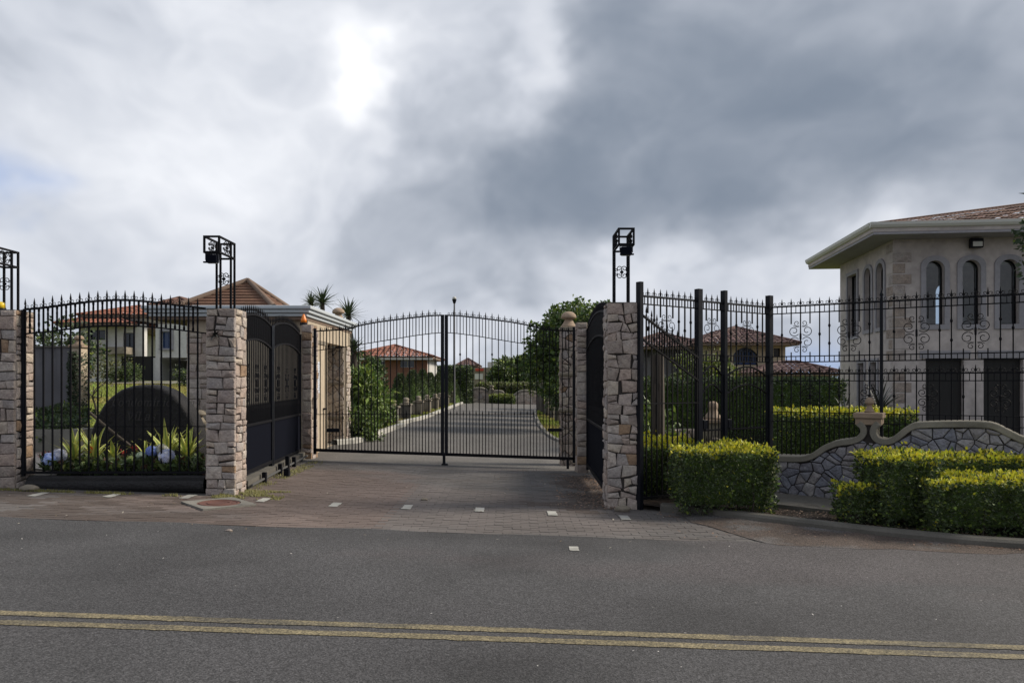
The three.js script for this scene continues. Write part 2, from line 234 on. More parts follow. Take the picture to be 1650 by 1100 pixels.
// driveway behind the gate and its verges
function vergeX(Z) { const t = [[14, 1.5], [19.5, 1.5], [20.5, 1.42], [22, 1.22], [26, 1.08], [32, 1.08], [40, 1.25], [47, 1.5], [54, 2.3], [60, 3]]; for (let i = 1; i < t.length; i++) if (Z <= t[i][0]) return mix(t[i - 1][1], t[i][1], (Z - t[i - 1][0]) / (t[i][0] - t[i - 1][0])); return 3; }
{
  const g = quadGrid((u, v) => { const Z = mix(14.0, 58, v), xr = vergeX(Z), x = mix(Z < 18 ? -4.2 : -3.78, xr, u), z = -Z; return V(x, gY(x, z) + 0.0, z); }, 24, 160);
  tint(g, (x, y, z) => { const a = fbm3(x * 0.8, z * 0.25, 4, 4), w = fbm3(x * 2.4, z * 0.12, 6, 3); const k = 0.86 + 0.5 * (a - 0.5) + 0.45 * (w - 0.5); return [k * 1.01, k, k * 0.985]; });
  struct('driveway', g, M.drive);
}
function sweep(path, prof) {                                                        // path: [x, Z] list, prof: [across, up] list (closed)
  const p = [], ix = [], n = prof.length;
  path.forEach(([x, Z], i) => { const a = path[Math.max(0, i - 1)], b = path[Math.min(path.length - 1, i + 1)]; let dx = b[0] - a[0], dz = -(b[1] - a[1]); const L = Math.hypot(dx, dz); dx /= L; dz /= L; for (const [c, h] of prof) { const X = x - dz * c * -1, ZZ = -Z + dx * c * -1; p.push(X, gY(X, ZZ) + h, ZZ); } });
  for (let i = 0; i < path.length - 1; i++) for (let k = 0; k < n; k++) { const a = i * n + k, b = i * n + (k + 1) % n, c = a + n, d = b + n; ix.push(a, b, d, a, d, c); }
  const g = new THREE.BufferGeometry(); g.setAttribute('position', new THREE.Float32BufferAttribute(p, 3)); g.setIndex(ix); const f = g.toNonIndexed(); f.computeVertexNormals(); return uvBox(f);
}
const smoothPath = (pts, n) => new THREE.CatmullRomCurve3(pts.map(([x, z]) => V(x, 0, z))).getPoints(n).map((v) => [v.x, v.z]);
struct('kerb', sweep(smoothPath([[1.95, 9.70], [2.35, 9.52], [2.9, 9.20], [3.6, 8.78], [4.4, 8.35], [5.2, 8.08], [6.2, 7.99], [8, 7.96], [14, 7.95], [30, 7.95]], 90), [[-0.09, -0.05], [-0.085, 0.07], [-0.06, 0.10], [0.06, 0.105], [0.085, 0.08], [0.09, -0.05]]), M.concreteDark);
struct('planting_bed', quadGrid((u, v) => { const x = mix(1.75, 30, u * u), k = smoothKerb(x), zi = 13; const Z = mix(k + 0.05, zi, v); return V(x, gY(x, -Z) + 0.06 + 0.05 * (fbm3(x * 3, Z * 3, 2, 3) - 0.5), -Z); }, 120, 24), M.soil);
function smoothKerb(x) { const t = [[1.6, 9.75], [2.35, 9.52], [2.9, 9.20], [3.6, 8.78], [4.4, 8.35], [5.2, 8.08], [6.2, 7.99], [8, 7.96], [60, 7.95]]; for (let i = 1; i < t.length; i++) if (x <= t[i][0]) return mix(t[i - 1][1], t[i][1], clamp((x - t[i - 1][0]) / (t[i][0] - t[i - 1][0]))); return 7.95; }
{
  const s = new THREE.Shape(); const pts = [[2.75, 10.45], [3.25, 10.05], [3.9, 9.62], [4.55, 9.22], [5.4, 8.98], [8, 8.75], [22, 8.7], [22, 9.9], [6.6, 9.8], [3.95, 11.5]]; pts.forEach(([x, z], i) => (i ? s.lineTo(x, z) : s.moveTo(x, z)));
  const e = new THREE.ExtrudeGeometry(s, { depth: 0.16, bevelEnabled: false, steps: 1 }); const p = e.attributes.position; for (let i = 0; i < p.count; i++) { const x = p.getX(i), Z = p.getY(i), h = p.getZ(i); p.setXYZ(i, x, gY(x, -Z) + 0.115 - 0.16 + h, -Z); } e.computeVertexNormals();
  struct('sidewalk', uvBox(e), M.concreteDark);
}
struct('gutter', tint(quadGrid((u, v) => { const x = mix(2.15, 30, u * u), k = smoothKerb(x), a = ROAD_EDGE - 0.06 - 0.14 * vn3(x * 3, 1, 4) + 1.2 * sstep(2.8, 2.1, x), Z = mix(a, k - 0.03, v); return V(x, gY(x, -Z) + 0.0045 + 0.03 * v * v + 0.008 * v * (vn3(x * 8, Z * 8, 2) - 0.5), -Z); }, 400, 16), (x, y, z) => { const f = sstep(0.40, 0.62, fbm3(x * 2.2, z * 3, 6, 4) + 0.10), k = 0.75 + 0.5 * fbm3(x * 9, z * 9, 2, 3); return [mix(0.95, 0.74, f) * k, mix(0.94, 0.58, f) * k, mix(0.95, 0.49, f) * k]; }), M.dirt);
{ // white kerb on one side of the driveway with its step by the first bollards, plain edging on the other
  const prof = [[-0.09, -0.03], [-0.085, 0.10], [-0.07, 0.12], [0.07, 0.12], [0.085, 0.10], [0.09, -0.03]];
  struct('white_kerb', sweep(smoothPath([[-4.2, 17.6], [-3.85, 18.4], [-3.80, 20], [-3.76, 24], [-3.72, 25.6]], 30), prof), M.whiteKerb);
  struct('white_kerb', sweep(smoothPath([[-4.3, 25.9], [-4.0, 26.4], [-3.88, 28], [-3.70, 30], [-3.65, 40], [-3.62, 57]], 50), prof), M.whiteKerb);
  struct('concrete_edging', sweep(smoothPath([[1.55, 19.9], [1.45, 20.5], [1.24, 22], [1.1, 26], [1.1, 32], [1.27, 40], [1.52, 47], [2.3, 54]], 50), prof.map(([a, b]) => [a * 0.8, b * 0.45])), M.concrete);
}
struct('added_bounce_slab', ground(4.4, 26, 15.2, 24, 0.02, 20, 8), M.concrete);  // concrete sheet added to keep green grass bounce off the house eaves
// path behind the flower bed
struct('side_path', ground(-16, -4.3, 11.55, 13.6, 0.02, 20, 8), std({ color: C(0.30, 0.30, 0.31), map: asphaltMap }));
// painted marks
[[61, 797], [181, 798.5], [303, 800.5], [424, 806], [540, 813.5], [656, 817.5], [773, 821.5], [890, 827.5], [1007, 834.5], [925, 884.5]].forEach(([px, py], i) => {
  const c = G(px, py), w = i === 9 ? 0.045 : 0.057, L = i === 9 ? 0.09 : 0.15, r = rng(90 + i);
  const g = quadGrid((u, v) => { const x = c.x + (u - 0.5) * 2 * w + (v === 0 || v === 1 ? 0 : (r() - 0.5) * 0.012), z = c.z + (0.5 - v) * 2 * L + (r() - 0.5) * 0.014; return V(x, gY(x, z) + 0.0075, z); }, 3, 6);
  struct('painted_mark', g, M.paint);
});
{
  const c = G(352, 812.5), t = thing('manhole_cover', 'round red manhole cover set in a square concrete surround', 'manhole'); const yy = gY(c.x, c.z);
  const fr = new THREE.Shape(); const R = 0.46; [[R, 0], [0, R], [-R, 0], [0, -R]].forEach(([x, y], i) => (i ? fr.lineTo(x, y) : fr.moveTo(x, y))); const hole = new THREE.Path(); hole.absarc(0, 0, 0.255, 0, Math.PI * 2, true); fr.holes.push(hole);
  const lay = (g) => { g.rotateX(-Math.PI / 2); g.rotateZ(-Math.atan(SLOPE)); g.translate(c.x, yy, c.z); return uvBox(g); };
  mesh('surround', lay(new THREE.ExtrudeGeometry(fr, { depth: 0.022, bevelEnabled: false, curveSegments: 24 })), M.concrete, t);
  const red = std({ color: C(0.23, 0.10, 0.08), map: concreteMap });
  const lg = new THREE.CylinderGeometry(0.25, 0.25, 0.03, 40); lg.rotateX(Math.PI / 2); mesh('lid', lay(lg), red, t);
  for (const rr of [0.22, 0.13]) { const tg = new THREE.TorusGeometry(rr, 0.012, 5, 40); tg.translate(0, 0, 0.012); mesh('rim', lay(tg), red, t); }
  rebase(t, c.x, yy, c.z);
}
// litter and moss (too small to count)
{
  const r = rng(44), ms = [], cs = [], q = new THREE.Quaternion(); const g = new THREE.PlaneGeometry(1, 1, 1, 1); g.rotateX(-Math.PI / 2);
  const put = (x, z, s, c) => { q.setFromEuler(new THREE.Euler((r() - 0.5) * 0.6, r() * 6.28, (r() - 0.5) * 0.6)); ms.push(new THREE.Matrix4().compose(V(x, gY(x, z) + 0.02, z), q, V(s * (0.6 + r()), 1, s * (0.4 + r() * 0.5)))); cs.push(c); };
  for (let i = 0; i < 420; i++) { const x = mix(-11, 3, r()), Z = mix(7.3, 13.8, r()); if (!apronIn(x, Z) && Z > 7.9) continue; const k = 0.5 + r() * 0.8; put(x, -Z, 0.018, r() < 0.3 ? C(0.42 * k, 0.38 * k, 0.30 * k) : C(0.16 * k, 0.11 * k, 0.06 * k)); }
  for (let i = 0; i < 1100; i++) { const x = 1.4 - 1.0 * r() * r(), Z = mix(9.6, 13.2, r()), k = 0.5 + r(); put(x, -Z, 0.022, C(0.17 * k, 0.10 * k, 0.06 * k)); }
  for (let i = 0; i < 600; i++) { const x = mix(1.8, 9, r()), Z = mix(ROAD_EDGE, Math.max(ROAD_EDGE + 0.05, smoothKerb(x) - 0.1), Math.sqrt(r())), k = 0.5 + r(); put(x, -Z, 0.02, C(0.15 * k, 0.09 * k, 0.06 * k)); }
  for (let i = 0; i < 160; i++) { const x = mix(-14, 9, r()), Z = mix(3.4, 7.8, r()), k = 0.6 + r() * 0.7; put(x, -Z, 0.011, C(0.45 * k, 0.43 * k, 0.40 * k)); }
  for (let i = 0; i < 700; i++) { const x = mix(2.4, 5.4, r()), Z = mix(smoothKerb(x) + 0.12, 9.6, r()), k = 0.5 + r(); put(x, -Z, 0.025, C(0.15 * k, 0.095 * k, 0.06 * k)); ms[ms.length - 1].elements[13] += 0.07; }
  const m = inst('leaf_litter', g, M.leafHard, ms, cs, scene); m.userData = { kind: 'stuff', label: 'scattered dry leaf scraps and grit on the paving', category: 'litter' };
  const m2 = [], c2 = [], bl = new THREE.ConeGeometry(0.006, 0.03, 3); bl.translate(0, 0.012, 0);
  for (let i = 0; i < 5200; i++) { const t = r(); let x, Z; if (t < 0.55) { x = -3.75 + (r() - 0.3) * 1.1; Z = 9.75 + (r() - 0.35) * 0.7; } else if (t < 0.8) { x = mix(-6.8, -3.7, r()); Z = 9.52 + r() * 0.12; } else { x = -3.7 + 0.25 * r() - 0.1 * r(); Z = mix(9.9, 14, r()); } if (fbm3(x * 5, Z * 5, 1, 3) < 0.47) continue; const k = 0.6 + 0.8 * r(); q.setFromEuler(new THREE.Euler((r() - 0.5), r() * 6, (r() - 0.5))); m2.push(new THREE.Matrix4().compose(V(x, gY(x, -Z) + 0.004, -Z), q, V(1, 0.5 + r(), 1))); c2.push(C(0.125 * k, 0.12 * k, 0.03 * k)); }
  const ms2 = inst('moss', bl, M.leafHard, m2, c2, scene); ms2.userData = { kind: 'stuff', label: 'yellow green moss growing over the pavers by the stone pillar', category: 'moss' };
}

// ---------- stonework ----------
const stoneTone = [[0.62, 0.52, 0.46], [0.54, 0.445, 0.395], [0.66, 0.56, 0.465], [0.52, 0.46, 0.43], [0.59, 0.465, 0.395], [0.66, 0.58, 0.515], [0.46, 0.38, 0.33], [0.46, 0.31, 0.20]];
const stoneMats = stoneTone.map(([r, g, b]) => std({ color: C(r, g, b), map: stoneMap, bumpMap: stoneBump, bumpScale: 0.02, roughness: 0.95 }));
const blueTone = [[0.36, 0.355, 0.40], [0.43, 0.41, 0.43], [0.30, 0.305, 0.36], [0.48, 0.45, 0.45], [0.40, 0.365, 0.37]];
const blueMats = blueTone.map(([r, g, b]) => std({ color: C(r, g, b), map: stoneMap, bumpMap: stoneBump, bumpScale: 0.02, roughness: 0.95 }));
function clipHalf(poly, ax, ay, d) { const o = []; for (let i = 0; i < poly.length; i++) { const p = poly[i], q = poly[(i + 1) % poly.length], a = p[0] * ax + p[1] * ay - d, b = q[0] * ax + q[1] * ay - d; if (a <= 0) o.push(p); if ((a < 0 && b > 0) || (a > 0 && b < 0)) { const t = a / (a - b); o.push([p[0] + (q[0] - p[0]) * t, p[1] + (q[1] - p[1]) * t]); } } return o; }
function insetPoly(poly, k) { let o = poly; const n = poly.length; let cx = 0, cy = 0; for (const p of poly) { cx += p[0] / n; cy += p[1] / n; } for (let i = 0; i < n; i++) { const p = poly[i], q = poly[(i + 1) % n]; let nx = q[1] - p[1], ny = -(q[0] - p[0]); const L = Math.hypot(nx, ny) || 1; nx /= L; ny /= L; if ((cx - p[0]) * nx + (cy - p[1]) * ny > 0) { nx = -nx; ny = -ny; } o = clipHalf(o, nx, ny, p[0] * nx + p[1] * ny - k); if (o.length < 3) return null; } return o; }
function voronoi(W, H, size, r, outline) {                                           // random rubble: cells of jittered points, clipped to a rectangle or outline
  const pts = [], nx = Math.max(1, Math.round(W / size)), ny = Math.max(1, Math.round(H / (size * 0.72)));
  for (let j = -1; j <= ny; j++) for (let i = -1; i <= nx; i++) if (r() > 0.2) pts.push([(i + 0.5 + (r() - 0.5) * 1.0 + (j % 2 ? 0.25 : -0.25)) * W / nx, (j + 0.5 + (r() - 0.5) * 1.0) * H / ny]);
  const cells = [];
  for (const p of pts) { let poly = [[0, 0], [W, 0], [W, H], [0, H]]; for (const q of pts) { if (q === p) continue; const dx = q[0] - p[0], dy = q[1] - p[1], L = dx * dx + dy * dy; if (L > size * size * 12) continue; poly = clipHalf(poly, dx, dy, (q[0] ** 2 + q[1] ** 2 - p[0] ** 2 - p[1] ** 2) / 2); if (poly.length < 3) break; } if (poly.length >= 3) cells.push(poly); }
  return outline ? cells.filter((c) => c.every(([u, v]) => outline(u) > v - 0.02)).concat(cells.filter((c) => c.some(([u, v]) => outline(u) > v) && !c.every(([u, v]) => outline(u) > v - 0.02)).map((c) => c.map(([u, v]) => [u, Math.min(v, outline(u))]))) : cells;
}
function coursed(W, H, hMin, hMax, wMin, wMax, r) {
  const cells = []; let y = 0;
  while (y < H - 0.02) {
    let h = mix(hMin, hMax, r()); if (H - y - h < hMin * 0.7) h = H - y; let x = 0; const t0 = (r() - 0.5) * 0.02;
    while (x < W - 0.01) { let w = mix(wMin, wMax, r()); if (W - x - w < wMin * 0.8) w = W - x; const split = h > hMax * 0.72 && r() < 0.3;
      const j = () => (r() - 0.5) * 0.04; const xr = x + w >= W - 0.001 ? W : x + w;
      if (split) { const m = h * mix(0.4, 0.6, r()); cells.push([[x, y], [xr, y], [xr, y + m + j()], [x, y + m + j()]]); cells.push([[x, y + m], [xr, y + m], [xr, y + h], [x, y + h]]); } else cells.push([[x + (x ? j() : 0), y], [xr + (xr < W ? j() : 0), y], [xr + (xr < W ? j() : 0), y + h], [x + (x ? j() : 0), y + h]]);
      x = xr; }
    y += h;
  }
  return cells;
}
const subdiv = (c) => c.flatMap((p, i) => { const q = c[(i + 1) % c.length]; return [p, [(p[0] + q[0]) / 2, (p[1] + q[1]) / 2]]; });
const warpCells = (cells, W, H, amp = 0.028, f = 6, o = 0) => cells.map((c) => c.map(([u, v]) => { const e = Math.min(1, u / 0.05, (W - u) / 0.05), k = Math.min(1, v / 0.05, (H - v) / 0.05); return [u + (vn3(u * f, v * f, o + 1.5) - 0.5) * 2 * amp * clamp(e), v + (vn3(u * f, v * f, o + 7.5) - 0.5) * 2 * amp * clamp(k)]; }));
function stoneGeo(poly, proud, bev, r, o, du, n) {                                   // a dressed stone: outline at the joint, bevelled, slightly domed face
  const outer = insetPoly(poly, 0.003 + r() * 0.004); if (!outer) return null; const inner = insetPoly(outer, bev); if (!inner || inner.length < 3) return null;
  let cx = 0, cy = 0; for (const p of inner) { cx += p[0] / inner.length; cy += p[1] / inner.length; }
  const ring = []; for (const p of inner) { let b = outer[0], bd = 9; for (const q of outer) { const d = Math.hypot(p[0] - q[0], p[1] - q[1]); if (d < bd) { bd = d; b = q; } } ring.push(b); }
  const tx = (r() - 0.5) * 0.10, ty = (r() - 0.5) * 0.10, pos = []; const at = (p, h) => V(o.x + du.x * p[0] + n.x * h, o.y + p[1], o.z + du.z * p[0] + n.z * h);
  const hI = inner.map((p) => proud + (p[0] - cx) * tx + (p[1] - cy) * ty + (r() - 0.5) * 0.012), tri = (a, b, c) => pos.push(a.x, a.y, a.z, b.x, b.y, b.z, c.x, c.y, c.z), top = at([cx + (r() - 0.5) * 0.05, cy + (r() - 0.5) * 0.04], proud + 0.002 + r() * 0.014), N = inner.length;
  for (let i = 0; i < N; i++) { const k = (i + 1) % N, a = at(inner[i], hI[i]), b = at(inner[k], hI[k]), c = at(ring[i], hI[i] - bev * 0.9), d = at(ring[k], hI[k] - bev * 0.9), e = at(ring[i], -0.012), f = at(ring[k], -0.012); tri(top, a, b); tri(a, c, d); tri(a, d, b); tri(c, e, f); tri(c, f, d); }
  const g = new THREE.BufferGeometry(); g.setAttribute('position', new THREE.Float32BufferAttribute(pos, 3)); g.computeVertexNormals(); return uvBox(g, 1, r() * 7, r() * 7);
}
function faceStones(parent, cells, o, du, n, mats, r, proud = 0.036, name = 'stone') { for (const c of cells) { const g = stoneGeo(c, proud * mix(0.6, 1.4, r()), 0.009, r, o, du, n); if (g) mesh(name, g, mats[Math.floor(Math.pow(r(), 1.25) * (mats.length > 7 ? 7.35 : mats.length))], parent); } }
function stonePillar(t, x0, x1, Zf, depth, yTop, style, seed, size = 0.17, pm = stoneMats) {         // four faces of stones round a mortar core
  const r = rng(seed), W = x1 - x0, s = 0.03, xm = (x0 + x1) / 2, yb = Math.min(gY(x0, -Zf), gY(x1, -Zf)) - 0.04, H = yTop - yb;
  mesh('mortar_core', box(x0 + s, x1 - s, yb, yTop - 0.012, -Zf - depth + s, -Zf - s), M.mortar, t);
  const cells = (w) => style === 'mixed' ? warpCells(warpCells(coursed(w, H, size * 0.5, size * 1.3, size * 0.65, size * 1.6, r), w, H, 0.045, 8, 5), w, H, 0.03, 15, 9) : warpCells( style === 'rubble' ? voronoi(w, H, size, r) : coursed(w, H, size * 0.5, size * 1.25, size * 0.65, size * 1.55, r), w, H, 0.03, 6, seed % 50);
  faceStones(t, cells(W), V(x0, yb, -Zf - s), V(1, 0, 0), V(0, 0, 1), pm, r);
  faceStones(t, cells(depth - 2 * s), V(x1 - s, yb, -Zf - s), V(0, 0, -1), V(1, 0, 0), pm, r);
  faceStones(t, cells(depth - 2 * s), V(x0 + s, yb, -Zf - depth + s), V(0, 0, 1), V(-1, 0, 0), pm, r);
  faceStones(t, cells(W), V(x1, yb, -Zf - depth + s), V(-1, 0, 0), V(0, 0, -1), pm, r);
  mesh('mortar_top', box(x0 + 0.012, x1 - 0.012, yTop - 0.012, yTop + 0.004, -Zf - depth + 0.012, -Zf - 0.012), M.concreteDark, t);
  return rebase(t, xm, yb, -Zf - depth / 2);
}
const FZ = 9.8;                                                                       // the line of the roadside pillars
stonePillar(thing('stone_pillar', 'square stone gate pillar between flower bed fence and dark side gate', 'pillar', 'stone pillars along the road'), PX(331, FZ), PX(378.5, FZ), FZ, 0.42, PY(497, FZ), 'coursed', 301, 0.155);
stonePillar(thing('stone_pillar', 'square stone pillar with yellow lamp at the far end of the flower bed fence', 'pillar', 'stone pillars along the road'), PX(-26, FZ), PX(23, FZ), FZ, 0.42, PY(499, FZ), 'coursed', 302, 0.155);
stonePillar(thing('stone_pillar', 'rubble stone gate pillar beside the clipped box hedge', 'pillar', 'stone pillars along the road'), PX(979, FZ), PX(1028, FZ), FZ, 0.42, PY(487, FZ), 'mixed', 303, 0.14);
stonePillar(thing('stone_pier', 'slim stone pier with orange warning lamp beside guardhouse door', 'pier'), PX(486, 14.4), PX(502, 14.4), 14.4, 0.45, PY(523, 14.4), 'coursed', 304, 0.19, [stoneMats[4], stoneMats[2], stoneMats[7], stoneMats[0], stoneMats[1]]);
stonePillar(thing('stone_pier', 'slim stone pier between the dark side gate and the ball topped column', 'pier'), PX(930, 13.6), PX(947, 13.6), 13.6, 0.32, PY(519, 13.6), 'coursed', 305, 0.2);
function finialProfile(s) { return [[0.001, 0], [0.19, 0], [0.20, 0.03], [0.17, 0.05], [0.12, 0.13], [0.095, 0.18], [0.10, 0.20], [0.17, 0.22], [0.185, 0.25], [0.17, 0.31], [0.12, 0.36], [0.06, 0.385], [0.001, 0.39]].map(([a, b]) => [a * s, b * s]); }
{ // column with ball finial and ring mouldings
  const Z = 14.75, t = thing('stone_column', 'tall rubble stone column with mouldings and a pale ball finial behind the gate', 'column'), x0 = PX(904, Z), x1 = PX(931, Z), yT = PY(527, Z);
  stonePillar(t, x0, x1, Z, 0.34, yT, 'rubble', 306, 0.14); const b = t.position.clone();
  const add = (n, g, m) => { const k = mesh(n, g, m, t); k.position.sub(b); return k; };
  const f = lathe(finialProfile(0.83)); f.translate((x0 + x1) / 2, yT + 0.003, -Z - 0.17); add('finial', uvBox(f), M.finial);
  add('cap', rbox(x0 - 0.02, x1 + 0.02, yT - 0.07, yT + 0.004, -Z - 0.36, -Z + 0.03, 0.012), M.finialGrey);
  for (const py of [603, 661]) { const y = PY(py, Z); add('moulding', rbox(x0 - 0.035, x1 + 0.035, y - 0.045, y + 0.045, -Z - 0.375, -Z + 0.04, 0.035), M.finialGrey); }
}
// warning lamps on the pier and the far pillar
{
  const Z = 14.6, t = thing('warning_lamp', 'small orange cone warning lamp on stone pier by guardhouse', 'lamp'), x = PX(489, Z), y = PY(523, 14.4) + 0.004;
  const bs = new THREE.CylinderGeometry(0.07, 0.075, 0.05, 16); bs.translate(x, y + 0.025, -Z); mesh('lamp_base', bs, M.ironPost, t);
  mesh('lens', lathe([[0.001, 0.17], [0.015, 0.168], [0.03, 0.13], [0.055, 0.06], [0.06, 0.0], [0.001, 0]], 16).translate(x, y + 0.05, -Z), M.orangeLens, t); rebase(t, x, y, -Z);
  const t2 = thing('warning_lamp', 'yellow dome warning lamp on top of stone pillar', 'lamp'), Z2 = 9.95, x2 = PX(1, Z2), y2 = PY(499, 9.8) + 0.004;
  const b2 = new THREE.CylinderGeometry(0.06, 0.065, 0.03, 16); b2.translate(x2, y2 + 0.015, -Z2); mesh('lamp_base', b2, M.ironPost, t2);
  mesh('lens', lathe([[0.001, 0.09], [0.03, 0.083], [0.05, 0.06], [0.055, 0.0], [0.001, 0]], 16).translate(x2, y2 + 0.03, -Z2), M.yellowLens, t2); rebase(t2, x2, y2, -Z2);
}

// ---------- ironwork ----------
const spearGeo = (w) => { const g = lathe([[w * 0.62, 0], [w * 1.05, 0.012], [w * 0.6, 0.024], [w * 1.25, 0.05], [w * 0.9, 0.075], [0.0015, 0.125]], 6); return uvBox(g); };
const spear = spearGeo(0.011), spearThin = spearGeo(0.008);
function vbar(x, y0, y1, z, w = 0.017, head = true, knobs = []) {                    // upright bar with spear head and collars, one geometry
  const hl = head ? 0.11 : 0, gs = [box(x - w / 2, x + w / 2, y0, y1 - hl, z - w / 2, z + w / 2)];
  if (head) gs.push((w > 0.013 ? spear : spearThin).clone().translate(x, y1 - 0.122, z));
  for (const k of knobs) gs.push(uvBox(lathe([[w * 0.5, -0.03], [w * 1.1, -0.012], [w * 1.25, 0], [w * 1.1, 0.012], [w * 0.5, 0.03]], 6).translate(x, k, z)));
  return mergeGeometries(gs);
}
function twisted(x, y0, y1, z, w) { const n = Math.max(4, Math.round((y1 - y0) / 0.03)), g = new THREE.BoxGeometry(w * 1.25, y1 - y0, w * 1.25, 1, n, 1), p = g.attributes.position; for (let i = 0; i < p.count; i++) { const a = (p.getY(i) / (y1 - y0)) * (y1 - y0) * 22, k = 0.72 + 0.55 * Math.abs(Math.sin(p.getY(i) * 34)), X = p.getX(i) * k, Zz = p.getZ(i) * k; p.setX(i, X * Math.cos(a) - Zz * Math.sin(a)); p.setZ(i, X * Math.sin(a) + Zz * Math.cos(a)); } g.computeVertexNormals(); g.translate(x, (y0 + y1) / 2, z); return uvBox(g); }
function spiral(cx, cy, R, a0, turns, dir = 1, seg = 14) { const o = []; for (let i = 0; i <= seg; i++) { const t = i / seg, a = a0 + dir * t * turns * Math.PI * 2, r = R * (1 - 0.72 * t); o.push(V(cx + Math.cos(a) * r, cy + Math.sin(a) * r, 0)); } return o; }
// small pair of curls that sits on a rail between two spears; s = gap between the spears
const curlCache = {};
function curlPair(s) { const k = s.toFixed(3); if (!curlCache[k]) { const R = s * 0.20; curlCache[k] = mergeGeometries([1, -1].map((d) => tube([V(d * s * 0.02, 0.0, 0), V(d * s * 0.14, R * 0.3, 0), ...spiral(d * s * 0.24, R * 1.1, R, d > 0 ? -0.9 : Math.PI + 0.9, 0.9, d, 8)], 0.0042, 16, 4))); } return curlCache[k]; }
// tall ornament: four C scrolls about a stem
const ornCache = {};
function ornament(h, w) { const k = h.toFixed(2) + w.toFixed(2); if (!ornCache[k]) { const gs = []; for (const sx of [1, -1]) for (const sy of [1, -1]) { const big = spiral(sx * w * 0.27, sy * h * 0.17, w * 0.235, sx > 0 ? (sy > 0 ? -2.5 : 2.5) : (sy > 0 ? Math.PI + 2.5 : Math.PI - 2.5), 1.25, sx * sy, 16); gs.push(tube(big, 0.0055, 30, 4)); const sm = spiral(sx * w * 0.15, sy * h * 0.40, w * 0.13, sx > 0 ? (sy > 0 ? -2.2 : 2.2) : (sy > 0 ? Math.PI + 2.2 : Math.PI - 2.2), 1.1, sx * sy, 12); gs.push(tube(sm, 0.005, 22, 4)); gs.push(tube([V(sx * w * 0.05, sy * h * 0.30, 0), V(sx * w * 0.16, sy * h * 0.29, 0), V(sx * w * 0.30, sy * h * 0.33, 0)], 0.0045, 6, 4)); } gs.push(lathe([[0.008, -h * 0.12], [0.016, -h * 0.08], [0.016, h * 0.08], [0.008, h * 0.12]], 6)); ornCache[k] = mergeGeometries(gs.map((g) => uvBox(g))); } return ornCache[k]; }
function arcRail(fn, x0, x1, z, h, d, n = 20) { const s = new THREE.Shape(); for (let i = 0; i <= n; i++) { const x = mix(x0, x1, i / n); i ? s.lineTo(x, fn(x) + h / 2) : s.moveTo(x, fn(x) + h / 2); } for (let i = n; i >= 0; i--) { const x = mix(x0, x1, i / n); s.lineTo(x, fn(x) - h / 2); } const g = new THREE.ExtrudeGeometry(s, { depth: d, bevelEnabled: false }); g.translate(0, 0, z - d / 2); return uvBox(g); }
const lerpTab = (tab) => (x) => { for (let i = 1; i < tab.length; i++) if (x <= tab[i][0]) { const [a, b] = tab[i - 1], [c, d] = tab[i]; return mix(b, d, clamp((x - a) / (c - a))); } return tab[tab.length - 1][1]; };

{ // the fence over the flower bed
  const Z = 9.92, z = -Z, t = thing('iron_fence', 'black wrought iron fence panel with arched top in front of the flower bed', 'fence');
  const X = (px) => PX(px, Z), Y = (py) => PY(py, Z), xl = X(37), xr = X(331);
  const upPx = lerpTab([[37, 499], [70, 496], [110, 490.5], [150, 485.5], [185, 483.5], [215, 484], [250, 487.5], [290, 492.5], [332, 497]]), loPx = lerpTab([[37, 538], [80, 534], [120, 528.5], [160, 525], [195, 524], [235, 526], [280, 530.5], [332, 537]]), tipPx = lerpTab([[37, 481], [53, 480.5], [83, 476], [112, 472.5], [142, 469.4], [171, 467.3], [201, 467.5], [229, 469], [259, 473], [289, 477.5], [320, 480.5]]);
  const pxOf = (x) => x / Z * F + CX, up = (x) => Y(upPx(pxOf(x))), lo = (x) => Y(loPx(pxOf(x)));
  mesh('rail', arcRail(up, xl, xr, z, 0.022, 0.03), M.iron, t); mesh('rail', arcRail(lo, xl, xr, z, 0.018, 0.03), M.iron, t);
  mesh('rail', box(xl, xr, Y(687) - 0.006, Y(687) + 0.006, z - 0.006, z + 0.006), M.iron, t); mesh('bottom_rail', box(xl, xr, Y(763), Y(759), z - 0.022, z + 0.022), M.iron, t);
  for (const px of [29.5, 37]) mesh('post', box(X(px) - 0.018, X(px) + 0.018, Y(767), Y(499), z - 0.02, z + 0.02), M.ironPost, t);
  const bx = []; for (let i = 0; i < 20; i++) bx.push(mix(40, 318, i / 19)); bx.forEach((px) => mesh('bar', vbar(X(px), Y(760), Y(tipPx(px)), z, 0.018), M.iron, t));
  for (let i = 0; i < 19; i++) { const m = X((bx[i] + bx[i + 1]) / 2), c = mesh('scroll', curlPair(X(bx[1]) - X(bx[0])), M.iron, t); c.position.set(m, up(m) + 0.011, z); c.rotation.z = Math.atan((up(m + 0.05) - up(m - 0.05)) / 0.1); mesh('twisted_bar', twisted(m, lo(m), up(m), z, 0.015), M.iron, t); }
  rebase(t, (xl + xr) / 2, Y(763), z);
}
